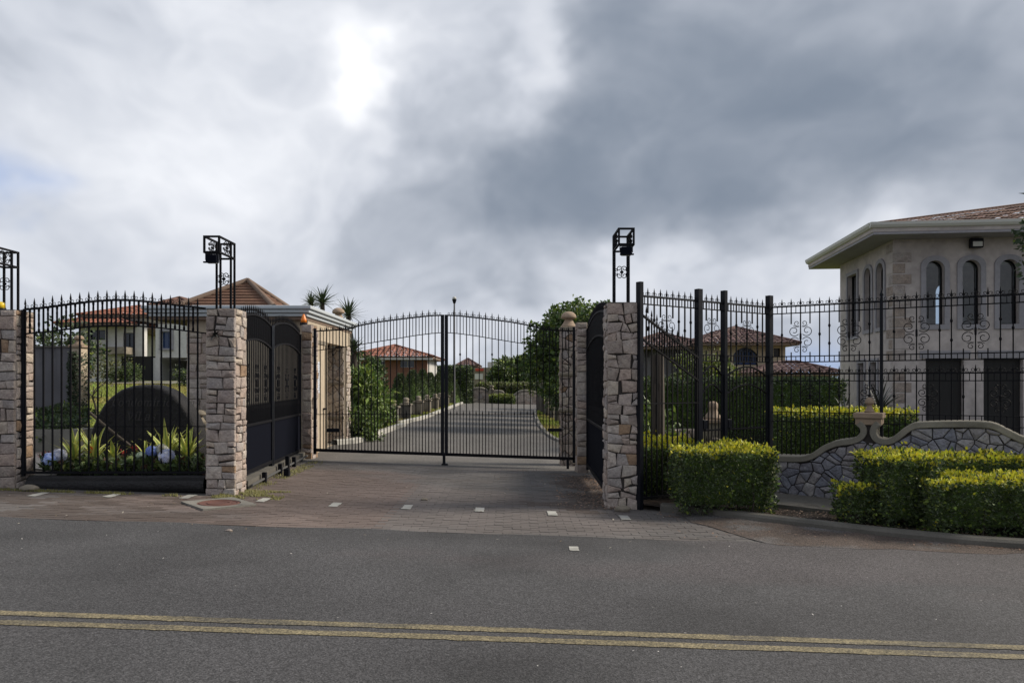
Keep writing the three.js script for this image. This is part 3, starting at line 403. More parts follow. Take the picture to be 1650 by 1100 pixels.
{ // the double driveway gate
  const Z = 14.2, z = -Z, X = (px) => PX(px, Z), Y = (py) => PY(py, Z), pxOf = (x) => x / Z * F + CX, mid = 716;
  const upPx = lerpTab([[0, 508], [20, 508.5], [48, 511.5], [77, 515], [108, 519], [135, 524], [148, 528], [160, 531], [215, 534]]), loPx = lerpTab([[0, 535.5], [20, 537], [48, 540.5], [77, 545.5], [108, 550.5], [127, 553.5], [140, 556], [215, 566]]), tipPx = lerpTab([[0, 497], [26, 498.5], [47, 500.5], [67, 502.7], [88, 505.8], [108, 510], [128, 514.2], [149, 520], [170, 524], [215, 527]]), botPx = (px) => 723 + (px - 505) * 0.0335;
  for (const s of [-1, 1]) {
    const t = thing('gate_leaf', s < 0 ? 'black iron driveway gate leaf hinged next to the guardhouse' : 'black iron driveway gate leaf hinged next to the ball topped column', 'gate', 'driveway gate leaves');
    const pe = s < 0 ? 505 : 927, pi = mid + s * 0.5, Xe = X(pe), Xi = X(pi), lo = Math.min(Xe, Xi), hi = Math.max(Xe, Xi), end = 212;
    const up = (x) => Y(upPx(Math.abs(pxOf(x) - mid))), low = (x) => Y(loPx(Math.abs(pxOf(x) - mid))), bot = (x) => Y(botPx(pxOf(x)) + 0);
    mesh('rail', arcRail(up, lo, hi, z, 0.02, 0.03), M.iron, t); mesh('rail', arcRail(low, lo, hi, z, 0.014, 0.02), M.iron, t);
    mesh('rail', arcRail((x) => Y(667.5), lo, hi, z, 0.012, 0.02, 2), M.iron, t);
    mesh('bottom_rail', arcRail((x) => bot(x) - 0.02, lo, hi, z, 0.055, 0.05, 2), M.iron, t);
    mesh('stile', box(Math.min(Xi, Xi + s * 0.062), Math.max(Xi, Xi + s * 0.062), Y(731), Y(507), z - 0.03, z + 0.03), M.ironPost, t);
    mesh('hinge_stile', box(Math.min(Xe, Xe - s * 0.05), Math.max(Xe, Xe - s * 0.05), Y(botPx(pe)) - 0.1, Y(s < 0 ? 529 : 527), z - 0.025, z + 0.025), M.ironPost, t);
    const n = 20; const bx = []; for (let i = 0; i < n; i++) bx.push(mid + s * (15 + i * 10.3));
    for (const px of bx) { const d = Math.abs(px - mid); if (d > end - 6) continue; const kn = Math.round((d - 15) / 10.3) % 5 === 1 ? [Y(571)] : []; mesh('bar', vbar(X(px), bot(X(px)), Y(tipPx(d)), z, 0.017, true, kn), M.iron, t); }
    const gap = X(bx[1]) - X(bx[0]);
    for (let i = 0; i < n; i++) { const pm = bx[i] - s * 5.15, d = Math.abs(pm - mid); if (d > end - 8) continue; const m = X(pm); mesh('short_bar', box(m - 0.006, m + 0.006, low(m), up(m), z - 0.006, z + 0.006), M.iron, t); mesh('lower_bar', vbar(m, bot(m), Y(660.5), z, 0.014), M.iron, t); if (d > 8) { const c = mesh('scroll', curlPair(Math.abs(gap)), M.iron, t); c.position.set(m, up(m) + 0.01, z); c.rotation.z = Math.atan((up(m + 0.05) - up(m - 0.05)) / 0.1); } }
    if (s < 0) { mesh('drop_bolt', box(X(713.5), X(718), gY(X(716), z) + 0.01, Y(729), z + 0.032, z + 0.062), M.ironPost, t); mesh('bolt_foot', box(X(712), X(722), gY(X(716), z) + 0.002, gY(X(716), z) + 0.03, z + 0.02, z + 0.1), M.ironPost, t); mesh('lock_box', rbox(X(526.5), X(547), Y(696), Y(690), z - 0.03, z + 0.03, 0.008), M.ironPost, t); } else { mesh('lock_box', rbox(X(883), X(905), Y(695), Y(690), z - 0.03, z + 0.03, 0.008), M.ironPost, t); mesh('foot', box(X(913), X(917), gY(X(915), z), Y(737), z - 0.02, z + 0.02), M.ironPost, t); }
    rebase(t, Xe, gY(Xe, z), z);
  }
}
function sideGate(label, a, b, yTop, rise, ySolid, yBot, spacing, seed) {            // one dense leaf from a to b ([x, Z]); built along local x, then turned
  const t = thing('side_gate_leaf', label, 'gate'), L = Math.hypot(b[0] - a[0], b[1] - a[1]), arch = (u, k) => (x) => yTop - k + rise * Math.sin(Math.PI * clamp(x / L)) ** 0.8;
  const up = arch(0, 0), lo = arch(0, 0.36);
  mesh('rail', arcRail(up, 0, L, 0, 0.028, 0.04), M.iron, t); mesh('rail', arcRail(lo, 0, L, 0, 0.028, 0.04), M.iron, t);
  mesh('solid_panel', box(0.03, L - 0.03, yBot, ySolid, -0.008, 0.008), M.ironSheet, t); mesh('rail', box(0, L, ySolid, ySolid + 0.035, -0.025, 0.025), M.iron, t); mesh('bottom_rail', box(0, L, yBot - 0.05, yBot, -0.025, 0.025), M.iron, t);
  for (const x of [0.02, L - 0.02]) mesh('stile', box(x - 0.03, x + 0.03, yBot - 0.12, up(x) + 0.02, -0.03, 0.03), M.ironPost, t);
  const n = Math.floor((L - 0.1) / spacing); for (let i = 0; i <= n; i++) { const x = 0.05 + (L - 0.1) * i / n; mesh('bar', vbar(x, ySolid + 0.02, up(x) + 0.14, 0, 0.0135), M.iron, t); if (i < n) { const m = x + (L - 0.1) / n / 2; for (const q of [-0.2, 0.2]) mesh('short_bar', box(m + q * spacing - 0.006, m + q * spacing + 0.006, lo(m), up(m), -0.007, 0.007), M.iron, t); mesh('lower_bar', vbar(m, ySolid + 0.02, ySolid + 0.32, 0, 0.012), M.iron, t); } }
  for (const f of [0.2, 0.5, 0.8]) { const o = mesh('scroll', ornament(0.62, 0.30), M.iron, t); o.position.set(L * f, ySolid + 0.62, 0); }
  t.position.set(a[0], 0, -a[1]); t.rotation.y = Math.atan2(b[1] - a[1], b[0] - a[0]);
  return t;
}
{
  const A = [-3.74, 10.24], B = [-4.10, 14.38], at = (k) => [mix(A[0], B[0], k), mix(A[1], B[1], k)];
  sideGate('dark side gate leaf with arched top hinged on the flower bed pillar', A, at(0.435), 2.50, 0.11, 0.98, 0.36, 0.105, 1);
  sideGate('dark side gate leaf with arched top hinged on the slim pier', at(0.445), B, 2.51, 0.14, 0.98, 0.33, 0.105, 2);
  const kerb = sweep(smoothPath([A, at(0.5), B], 12), [[-0.10, -0.05], [-0.10, 0.13], [0.06, 0.13], [0.06, -0.05]]); struct('gate_sill', kerb, M.concreteDark);
  const q = thing('ground_rail', 'thin steel rail on short black stubs along the side gate', 'rail'); const n = (k, o) => { const p = at(k); return V(p[0] + o, gY(p[0], -p[1]), -p[1]); };
  mesh('rail', bar(n(0.0, 0.16).add(V(0, 0.07, 0)), n(0.98, 0.16).add(V(0, 0.07, 0)), 0.025), M.steelRail, q);
  for (const [k, h] of [[0.17, 0.16], [0.42, 0.17], [0.55, 0.24], [0.68, 0.17]]) { const p = n(k, 0.16); mesh('stub', box(p.x - 0.03, p.x + 0.03, p.y, p.y + h, p.z - 0.03, p.z + 0.03), M.ironPost, q); } const pb = n(0.36, 0.32); mesh('stub', box(pb.x - 0.04, pb.x + 0.04, pb.y, pb.y + 0.12, pb.z - 0.04, pb.z + 0.04), M.ironPost, q); rebase(q, n(0.5, 0.16).x, n(0.5, 0).y, n(0.5, 0).z);
  sideGate('dark dense side gate leaf between the rubble pillar and the slim pier', [1.30, 10.2], [1.385, 13.6], 2.56, 0.14, 0.92, 0.14, 0.10, 3);
}
// floodlight brackets
function bracket(label, flLabel, xc, Z, yb, yTop, yHead, seed) {
  const t = thing('lamp_bracket', label, 'lamp bracket', 'iron brackets on the roadside pillars'), w = 0.095, hh = 0.2, reach = 0.5, s = 0.024;
  for (const sx of [-1, 1]) for (const dz of [0, 0.13]) mesh('post', box(xc + sx * w - s / 2, xc + sx * w + s / 2, yb, yTop, -Z - dz - s / 2, -Z - dz + s / 2), M.iron, t);
  const zf = -Z + reach - 0.1, zb = -Z - 0.13;
  for (const sx of [-1, 1]) for (const y of [yTop, yTop - hh]) mesh('arm', box(xc + sx * w - s / 2, xc + sx * w + s / 2, y - s / 2, y + s / 2, zb - s / 2, zf + s / 2), M.iron, t);
  for (const z of [zf, zb]) for (const y of [yTop, yTop - hh]) mesh('cross_bar', box(xc - w + s / 2, xc + w - s / 2, y - s / 2, y + s / 2, z - s / 2, z + s / 2), M.iron, t);
  for (const sx of [-1, 1]) mesh('end_post', box(xc + sx * w - s / 2, xc + sx * w + s / 2, yTop - hh + s / 2, yTop - s / 2, zf - s / 2, zf + s / 2), M.iron, t);
  const o = mesh('scroll', ornament(0.2, 0.17), M.iron, t); o.position.set(xc, (yTop - hh + yb) / 2 + 0.06, -Z); o.rotation.z = Math.PI / 2;
  const o2 = mesh('scroll', ornament(0.3, 0.17), M.iron, t); o2.position.set(xc + w, yTop - hh / 2, (zf + zb) / 2); o2.rotation.set(0, Math.PI / 2, Math.PI / 2, 'YXZ');
  const o3 = mesh('scroll', ornament(0.3, 0.17), M.iron, t); o3.position.set(xc - w, yTop - hh / 2, (zf + zb) / 2); o3.rotation.set(0, Math.PI / 2, Math.PI / 2, 'YXZ');
  rebase(t, xc, yb, -Z);
  const f = thing('floodlight', flLabel, 'floodlight', 'floodlights on the brackets'), yf = yTop - hh - 0.012;
  mesh('yoke', mergeGeometries([box(xc - 0.085, xc - 0.075, yf - 0.09, yf - 0.012, zf - 0.03, zf), box(xc + 0.075, xc + 0.085, yf - 0.09, yf - 0.012, zf - 0.03, zf), box(xc - 0.085, xc + 0.085, yf - 0.012, yf, zf - 0.03, zf)]), M.ironPost, f);
  mesh('housing', rbox(xc - 0.072, xc + 0.072, yf - 0.125, yf - 0.022, zf - 0.07, zf + 0.03, 0.012), M.ironSheet, f); mesh('lens', box(xc - 0.06, xc + 0.06, yf - 0.129, yf - 0.1255, zf - 0.06, zf + 0.02), M.gutterGrey, f); mesh('visor', rbox(xc - 0.09, xc + 0.09, yf - 0.135, yf - 0.115, zf + 0.03, zf + 0.06, 0.006), M.ironSheet, f);
  rebase(f, xc, yf, zf);
}
bracket('black iron lamp bracket on the pillar beside the dark side gate', 'black floodlight hung under bracket on the pillar beside flower bed', PX(361.5, 10.0), 9.97, PY(497, 9.8) + 0.004, PY(391, 10.0), 0, 1);
bracket('black iron lamp bracket on the rubble pillar beside the box hedge', 'black floodlight hung under bracket on the rubble pillar', PX(1001.5, 10.0), 9.97, PY(487, 9.8) + 0.004, PY(379, 10.0), 0, 2);
bracket('black iron lamp bracket on the pillar with the yellow lamp', 'black floodlight hung under bracket on pillar with yellow lamp', PX(9, 10.0), 9.97, PY(499, 9.8) + 0.004, PY(405, 10.0), 0, 3);

// ---------- the recessed pedestrian entrance and its fences ----------
const EA = [1.66, 9.78], EC = [3.91, 11.3], EB = [6.6, 9.6];                          // plan corners: pillar, inner corner, out along the sidewalk
function alongOf(a, b) { const dx = b[0] - a[0], dZ = b[1] - a[1], L = Math.hypot(dx, dZ); return { L, dx: dx / L, dZ: dZ / L, s: (px) => { const k = (px - CX) / F; return (a[1] * k - a[0]) / (dx / L - k * dZ / L); }, Z: (s) => a[1] + dZ / L * s, place: (t) => { t.position.set(a[0], 0, -a[1]); t.rotation.y = Math.atan2(dZ, dx); } }; }
const lineA = alongOf(EA, EC), lineB = alongOf(EC, EB);
function upperTier(t, x0, x1, sp, orn, yEnd = () => 1.92) {                           // spears, curls, two rails, scroll ornaments
  mesh('rail', box(x0, x1, 2.735, 2.755, -0.012, 0.012), M.iron, t); mesh('rail', box(x0, x1, 2.635, 2.65, -0.01, 0.01), M.iron, t);
  const n = Math.max(2, Math.round((x1 - x0) / sp)), d = (x1 - x0) / n;
  for (let i = 1; i < n; i++) { const x = x0 + d * i, near = orn.some((o) => Math.abs(o - i) === 1), on = orn.includes(i); mesh('bar', vbar(x, near ? Math.max(2.48, yEnd(x)) : yEnd(x), 2.86, 0, 0.016, true, !on && !near ? (i % 2 ? [2.32] : [2.18, 2.44]) : []), M.iron, t); if (near && yEnd(x) < 2.05) mesh('bar', vbar(x, yEnd(x), 2.06, 0, 0.015, false), M.iron, t); if (on && yEnd(x) < 2.36) { const o = mesh('scroll', ornament(0.5, 0.34), M.iron, t); o.position.set(x, 2.29, 0); } }
  for (let i = 0; i < n; i++) { const m = x0 + d * (i + 0.5); mesh('short_bar', box(m - 0.005, m + 0.005, 2.65, 2.735, -0.005, 0.005), M.iron, t); const c = mesh('scroll', curlPair(d), M.iron, t); c.position.set(m, 2.756, 0); }
  return d;
}
function midRails(t, x0, x1, d) { mesh('rail', box(x0, x1, 1.99, 2.005, -0.01, 0.01), M.iron, t); mesh('rail', box(x0, x1, 1.905, 1.92, -0.01, 0.01), M.iron, t); for (let x = x0 + d / 2; x < x1; x += d) mesh('short_bar', box(x - 0.005, x + 0.005, 1.92, 1.99, -0.005, 0.005), M.iron, t); }
{
  const sP = [1031, 1126, 1167, 1240].map((p) => lineA.s(p)), t = thing('entrance_frame', 'black iron entrance frame with tall posts and spear topped transom', 'gate frame');
  const wid = [0.06, 0.085, 0.06, 0.085], top = [2.93, 2.915, 2.93, 2.925];
  sP.forEach((s, i) => mesh('post', box(s - wid[i] / 2, s + wid[i] / 2, gY(EA[0] + lineA.dx * s, -lineA.Z(s)) - 0.02, top[i], -0.04, 0.04), M.ironPost, t));
  const diag = (x) => mix(2.50, 1.93, (x - sP[0]) / (sP[1] - sP[0])), dl = (x) => diag(x) - 0.315;
  const bays = [[0, 1, [4]], [1, 2, [2]], [2, 3, [4]]];
  for (const [a, b, o] of bays) { const x0 = sP[a] + wid[a] / 2, x1 = sP[b] - wid[b] / 2; const d = upperTier(t, x0, x1, 0.117, o, a === 0 ? (x) => diag(x) + 0.1 : undefined); if (a) midRails(t, x0, x1, d); }
  lineA.place(t);
  // swooping panel between the pillar and the first tall post
  const f = thing('iron_fence', 'short iron fence panel with sloping top and twisted bars beside the rubble pillar', 'fence'), x0 = sP[0] + 0.03, x1 = sP[1] - 0.045;
  mesh('rail', arcRail(diag, x0, x1, 0.03, 0.03, 0.025, 2), M.iron, f); mesh('rail', arcRail(dl, x0, x1, 0.03, 0.026, 0.025, 2), M.iron, f);
  const n = 11; for (let i = 0; i < n; i++) { const x = mix(x0 + 0.06, x1 - 0.02, i / (n - 1)); mesh('bar', vbar(x, 0.06, diag(x) + 0.16, 0.03, 0.016), M.iron, f); if (i < n - 1) { const m = x + (x1 - x0 - 0.08) / (n - 1) / 2; mesh('twisted_bar', twisted(m, dl(m), diag(m), 0.03, 0.014), M.iron, f); const c = mesh('scroll', curlPair(0.085), M.iron, f); c.position.set(m, diag(m) + 0.013, 0.03); c.rotation.z = Math.atan2(diag(x1) - diag(x0), x1 - x0); } }
  mesh('bottom_rail', box(x0, x1, 0.07, 0.10, 0.012, 0.048), M.iron, f); mesh('rail', box(x0, x1, 1.32, 1.335, 0.02, 0.04), M.iron, f); lineA.place(f);
  // two leaves of the pedestrian gate
  for (const [a, b, lab] of [[1, 2, 'narrow fixed leaf of the black iron pedestrian gate'], [2, 3, 'wide arched leaf of the black iron pedestrian gate']]) {
    const g = thing('pedestrian_gate_leaf', lab, 'gate', 'pedestrian gate leaves'), x0 = sP[a] + wid[a] / 2 + 0.012, x1 = sP[b] - wid[b] / 2 - 0.012, arch = (x) => 1.70 + 0.14 * Math.sin(Math.PI * (x - x0) / (x1 - x0)), arch2 = (x) => arch(x) - 0.26, yb = 0.05;
    mesh('rail', arcRail(arch, x0, x1, 0, 0.02, 0.03), M.iron, g); mesh('rail', arcRail(arch2, x0, x1, 0, 0.018, 0.03), M.iron, g); mesh('rail', box(x0, x1, 0.92, 0.945, -0.015, 0.015), M.iron, g); mesh('bottom_rail', box(x0, x1, yb, yb + 0.04, -0.02, 0.02), M.iron, g);
    for (const x of [x0, x1]) mesh('stile', box(x - 0.014, x + 0.014, yb, arch(x) + 0.02, -0.02, 0.02), M.ironPost, g);
    const n = Math.round((x1 - x0) / 0.075); for (let i = 1; i < n; i++) { const x = mix(x0, x1, i / n); mesh('bar', vbar(x, yb + 0.03, i % 2 ? arch(x) + 0.13 : arch(x), 0, 0.014, !!(i % 2)), M.iron, g); if (i < n - 1) { const m = mix(x0, x1, (i + 0.5) / n); mesh('lower_bar', vbar(m, yb + 0.03, 0.86, 0, 0.011), M.iron, g); } }
    mesh('lock_box', rbox(x0 + 0.02, x0 + 0.10, 0.95, 1.08, -0.03, 0.03, 0.006), M.ironPost, g); lineA.place(g);
  }
  // fence along the scroll wall: two panels either side of a post
  const s1 = lineB.s(1421), ends = [[0.05, s1 - 0.02, 'two tier iron fence panel with scrolls between pedestrian gate and the thick post'], [s1 + 0.02, 3.9, 'two tier iron fence panel with scrolls in front of the house with arched windows']];
  ends.forEach(([x0, x1, lab]) => {
    const g = thing('iron_fence', lab, 'fence', 'two tier fence panels'), d = upperTier(g, x0, x1, 0.135, [3, 8, 13]); midRails(g, x0, x1, d);
    mesh('rail', box(x0, x1, 1.725, 1.745, -0.012, 0.012), M.iron, g); mesh('rail', box(x0, x1, 1.625, 1.638, -0.01, 0.01), M.iron, g); mesh('rail', box(x0, x1, 1.16, 1.172, -0.01, 0.01), M.iron, g); mesh('rail', box(x0, x1, 1.02, 1.032, -0.01, 0.01), M.iron, g);
    const n = Math.round((x1 - x0) / d); for (let i = 1; i < n; i++) { const x = x0 + d * i; mesh('bar', vbar(x, 0.42, 1.85, 0, 0.016, true, i % 3 === 1 ? [1.42] : []), M.iron, g); if (i % 6 === 4) { const o = mesh('scroll', ornament(0.40, 0.25), M.iron, g); o.position.set(x, 1.40, 0); } }
    for (let i = 0; i < n; i++) { const m = x0 + d * (i + 0.5); mesh('short_bar', box(m - 0.005, m + 0.005, 1.638, 1.725, -0.005, 0.005), M.iron, g); const c = mesh('scroll', curlPair(d), M.iron, g); c.position.set(m, 1.746, 0); mesh('lower_bar', box(m - 0.006, m + 0.006, 0.42, 1.17, -0.006, 0.006), M.iron, g); }
    lineB.place(g);
  });
  const p = thing('fence_post', 'thick black post dividing the two tier fence', 'post'); mesh('shaft', box(s1 - 0.02, s1 + 0.02, -0.2, 2.78, -0.03, 0.03), M.ironPost, p); mesh('post_cap', uvBox(spear.clone().scale(2.2, 1.2, 2.2).translate(s1, 2.78, 0)), M.ironPost, p); lineB.place(p);
}
{ // low wall with scrolled coping, ball finial and rubble face
  const a = [3.78, 11.13], b = [6.47, 9.43], ln = alongOf(a, b), t = thing('scroll_wall', 'low rubble stone wall with curved coping and ball finial behind the hedges', 'wall'), Th = 0.26;
  const pt = ([px, py]) => { const s = ln.s(px); return [s, PY(py, ln.Z(s))]; };
  const left = [[1250, 738.5], [1297, 738.5], [1312, 733.5], [1332, 720.5], [1350, 714], [1374, 710.5], [1386, 705.5], [1392.5, 697], [1391, 688], [1385, 682]].map(pt), right = [[1416, 682], [1409.5, 689], [1408, 698], [1413, 707], [1424, 711.5], [1436, 710.5], [1448, 703.5], [1461, 693], [1474, 686], [1487, 684.5], [1590, 684.5], [1606, 688], [1626, 698], [1650, 709], [1675, 713]].map(pt); right.push([4.6, right[14][1]], [6.5, right[14][1]]);
  const cur = (pts) => new THREE.CatmullRomCurve3(pts.map(([x, y]) => V(x, y, 0)), false, 'centripetal').getPoints(70).map((v) => [v.x, v.y]);
  const cl = cur(left), cr = cur(right), base = -0.35;
  const s = new THREE.Shape(); s.moveTo(left[0][0], base); cl.forEach(([x, y]) => s.lineTo(x, y)); cr.forEach(([x, y]) => s.lineTo(x, y)); s.lineTo(6.5, base); s.closePath();
  const g = new THREE.ExtrudeGeometry(s, { depth: Th, bevelEnabled: false, curveSegments: 1 }); g.translate(0, 0, -Th); mesh('wall_body', uvBox(g), M.mortar, t);
  const band = (pts, w) => { const sh = new THREE.Shape(), up = [], dn = []; pts.forEach(([x, y], i) => { const p = pts[Math.max(0, i - 1)], q = pts[Math.min(pts.length - 1, i + 1)]; let nx = -(q[1] - p[1]), ny = q[0] - p[0]; const L = Math.hypot(nx, ny) || 1; nx /= L; ny /= L; up.push([x + nx * w, y + ny * w]); dn.push([x - nx * w, y - ny * w]); }); [...up, ...dn.reverse()].forEach(([x, y], i) => (i ? sh.lineTo(x, y) : sh.moveTo(x, y))); const e = new THREE.ExtrudeGeometry(sh, { depth: Th + 0.10, bevelEnabled: true, bevelSize: 0.008, bevelThickness: 0.008, bevelSegments: 1 }); e.translate(0, 0, -Th - 0.05); return uvBox(e); };
  mesh('coping', band(cl, 0.034), M.capStone, t); mesh('coping', band(cr, 0.034), M.capStone, t);
  const [xa, ya] = pt([1376, 684]), [xb] = pt([1424, 684]), [, yb] = pt([1400, 674]), [, yc] = pt([1400, 665]), [, yt] = pt([1398, 640]); const xm = (xa + xb) / 2, w = (xb - xa) / 2;
  mesh('pedestal_cap', rbox(xm - w * 0.88, xm + w * 0.88, ya, yb, -Th / 2 - w * 0.88, -Th / 2 + w * 0.88, 0.012), M.finial, t); mesh('pedestal_cap', rbox(xm - w, xm + w, yb, yc, -Th / 2 - w, -Th / 2 + w, 0.012), M.finial, t);
  const fs = (yt - yc) / 0.39; const fp = finialProfile(1).map(([r, y]) => [r * fs * 0.62, y * fs]); mesh('finial', uvBox(lathe(fp).translate(xm, yc, -Th / 2)), M.finial, t);
  const top = (u) => { let y = 9; for (const list of [cl.slice(0, 58), cr.slice(14)]) for (let i = 1; i < list.length; i++) { const [x0, y0] = list[i - 1], [x1, y1] = list[i]; if ((u >= x0 && u <= x1) || (u >= x1 && u <= x0)) y = Math.min(y, mix(y0, y1, (u - x0) / (x1 - x0 || 1))); } if (y > 8) y = pt([1400, 708])[1]; return y - 0.045 - base; };
  const r = rng(410), cells = voronoi(6.2, 1.6, 0.135, r, (u) => top(u + left[0][0] + 0.01)); faceStones(t, warpCells(cells, 6.2, 9, 0.02, 5, 3), V(left[0][0] + 0.01, base, 0.004), V(1, 0, 0), V(0, 0, 1), blueMats, r, 0.028);
  ln.place(t);
}
// ---------- foliage ----------
function leafGeo(w = 0.3, fold = 0.12, bend = 0.12) { const g = new THREE.BufferGeometry(); const p = [0, 0, 0, -w, 0.42, fold, 0, 0.5, 0, w, 0.42, fold, 0, 1, -bend]; g.setAttribute('position', new THREE.Float32BufferAttribute(p, 3)); g.setAttribute('uv', new THREE.Float32BufferAttribute([0.5, 0, 0, 0.4, 0.5, 0.5, 1, 0.4, 0.5, 1], 2)); g.setIndex([0, 2, 1, 0, 3, 2, 1, 2, 4, 2, 3, 4]); g.computeVertexNormals(); return g; }
const LEAF = leafGeo(), LEAF_NARROW = leafGeo(0.14, 0.05, 0.2), LEAF_ROUND = leafGeo(0.42, 0.1, 0.08);
const _q = new THREE.Quaternion(), _q2 = new THREE.Quaternion();
function leafAt(p, n, size, r, spread = 1) { const d = V(n.x + (r() - 0.5) * 2 * spread, n.y + (r() - 0.5) * 2 * spread, n.z + (r() - 0.5) * 2 * spread).normalize(); _q.setFromUnitVectors(V(0, 1, 0), d); _q2.setFromAxisAngle(V(0, 1, 0), r() * 6.283); _q.multiply(_q2); const s = size * (0.5 + 1.0 * r()); return new THREE.Matrix4().compose(p, _q, V(s, s, s)); }
function vary(c, r, k = 0.35) { const m = 1 + (r() - 0.5) * 2 * k, h = (r() - 0.5) * 0.25; return C(c[0] * m * (1 + h), c[1] * m, c[2] * m * (1 - h)); }
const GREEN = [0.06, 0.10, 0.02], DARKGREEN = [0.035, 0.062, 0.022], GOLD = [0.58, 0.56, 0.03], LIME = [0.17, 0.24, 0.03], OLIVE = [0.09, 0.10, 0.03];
function hedge(name, label, boxes, o) {                                               // clipped hedge: leaves on an uneven shell, top gold mixes new growth with painted sunlight, stems below
  const t = thing(name, label, 'hedge', o.group), r = rng(o.seed), ms = [], cs = [], size = o.size ?? 0.045, stems = [];
  let bx = 0, bz = 0, by = 9;
  for (const [x0, x1, y0, y1, z0, z1] of boxes) {
    bx += (x0 + x1) / 2 / boxes.length; bz += (z0 + z1) / 2 / boxes.length; by = Math.min(by, y0);
    const m = size * 1.5, lift = o.lift ?? 0.08; mesh('branches', new RoundedBoxGeometry(x1 - x0 - 2 * m, y1 - y0 - m - lift, Math.abs(z1 - z0) - 2 * m - (o.stems !== false ? 0.1 : 0), 2, 0.05).translate((x0 + x1) / 2, (y0 + y1 - m + lift) / 2, (z0 + z1) / 2), M.core, t);
    const W = x1 - x0, H = y1 - y0, D = Math.abs(z1 - z0), A = [W * D, W * H, W * H * (o.back ?? 0.5), D * H, D * H], tot = A.reduce((a, b) => a + b), N = Math.round(tot * (o.density ?? 2600));
    for (let i = 0; i < N; i++) {
      let k = r() * tot, f = 0; while (k > A[f]) { k -= A[f]; f++; } const u = r(), v = r(), inn = Math.pow(r(), 1.6) * m * 1.7 - size * 0.35; let p, n;
      if (f === 0) { p = V(mix(x0, x1, u), y1 - inn, mix(z0, z1, v)); n = V(0, 1, 0); } else if (f === 1) { p = V(mix(x0, x1, u), mix(y0, y1, v), z1 - inn); n = V(0, 0.25, 1); } else if (f === 2) { p = V(mix(x0, x1, u), mix(y0, y1, v), z0 + inn); n = V(0, 0.25, -1); } else if (f === 3) { p = V(x0 + inn, mix(y0, y1, u), mix(z0, z1, v)); n = V(-1, 0.25, 0); } else { p = V(x1 - inn, mix(y0, y1, u), mix(z0, z1, v)); n = V(1, 0.25, 0); }
      if (r() < 0.05) p.addScaledVector(n, r() * r() * 0.11); const b = (fbm3(p.x * 3.1, p.y * 3.1, p.z * 3.1, 3) - 0.5) * (o.uneven ?? 0.16); p.addScaledVector(n, b); const h = (p.y - y0) / H; if (f && o.stems !== false) p.addScaledVector(n, -0.16 * Math.pow(clamp(1 - h * 1.7), 2) * Math.min(1, D)); if (h < 0.16 && r() < 0.75 - h * 3) continue;
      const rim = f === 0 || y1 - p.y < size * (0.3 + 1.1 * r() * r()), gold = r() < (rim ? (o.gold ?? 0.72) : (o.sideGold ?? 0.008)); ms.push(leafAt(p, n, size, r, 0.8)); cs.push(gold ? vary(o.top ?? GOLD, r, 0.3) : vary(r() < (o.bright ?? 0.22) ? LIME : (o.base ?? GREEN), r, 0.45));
    }
    const ns = Math.max(2, Math.round(W / 0.16)); for (let i = 0; i < ns && o.stems !== false; i++) { const x = mix(x0 + 0.08, x1 - 0.08, (i + r() * 0.7) / ns), z = mix(z1 - 0.08, z1 - D * 0.5, r()); const g = gY(x, z); stems.push(taper([V(x, g + 0.02, z), V(x + (r() - 0.5) * 0.1, mix(g, y1, 0.25), z + (r() - 0.5) * 0.08), V(x + (r() - 0.5) * 0.25, mix(g, y1, 0.5), z)], 0.014, 0.006, 5)); }
  }
  inst('leaves', LEAF, M.leaf, ms, cs, t); for (const s of stems) mesh('stem', s, M.bark, t);
  return rebase(t, bx, by, bz);
}
function taper(pts, r0, r1, sides = 7, seg = pts.length * 3) { const c = new THREE.CatmullRomCurve3(pts), fr = c.computeFrenetFrames(seg), p = [], ix = [], uv = []; for (let i = 0; i <= seg; i++) { const q = c.getPoint(i / seg), rr = mix(r0, r1, i / seg); for (let k = 0; k < sides; k++) { const a = k / sides * 6.2832, v = q.clone().addScaledVector(fr.normals[i], Math.cos(a) * rr).addScaledVector(fr.binormals[i], Math.sin(a) * rr); p.push(v.x, v.y, v.z); uv.push(k / sides, q.y); } } for (let i = 0; i < seg; i++) for (let k = 0; k < sides; k++) { const a = i * sides + k, b = i * sides + (k + 1) % sides; ix.push(a, b, b + sides, a, b + sides, a + sides); } const g = new THREE.BufferGeometry(); g.setAttribute('position', new THREE.Float32BufferAttribute(p, 3)); g.setAttribute('uv', new THREE.Float32BufferAttribute(uv, 2)); g.setIndex(ix); g.computeVertexNormals(); return g; }
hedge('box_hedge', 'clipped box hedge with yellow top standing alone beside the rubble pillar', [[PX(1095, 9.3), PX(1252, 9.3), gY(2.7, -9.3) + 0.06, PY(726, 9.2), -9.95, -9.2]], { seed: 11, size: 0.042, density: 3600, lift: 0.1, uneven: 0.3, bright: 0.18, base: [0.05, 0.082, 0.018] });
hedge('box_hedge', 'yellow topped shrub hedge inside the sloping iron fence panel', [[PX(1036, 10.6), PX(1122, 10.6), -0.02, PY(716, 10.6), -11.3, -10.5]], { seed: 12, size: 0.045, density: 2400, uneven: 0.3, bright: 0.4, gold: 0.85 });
hedge('box_hedge', 'stepped clipped hedge with tall block and low wing beside the kerb', [[PX(1353, 9.0), PX(1420, 9.0), gY(4.1, -9) + 0.06, PY(779, 9.0), -9.25, -8.75], [PX(1403, 8.9), PX(1492, 8.9), gY(4.6, -9) + 0.06, PY(734, 8.9), -9.35, -8.55], [PX(1482, 8.6), PX(1800, 8.6), gY(5.6, -8.6) + 0.05, PY(771, 8.5), -9.0, -8.28]], { seed: 13, size: 0.042, density: 3600, lift: 0.1, uneven: 0.28, bright: 0.18, base: [0.05, 0.082, 0.018] });
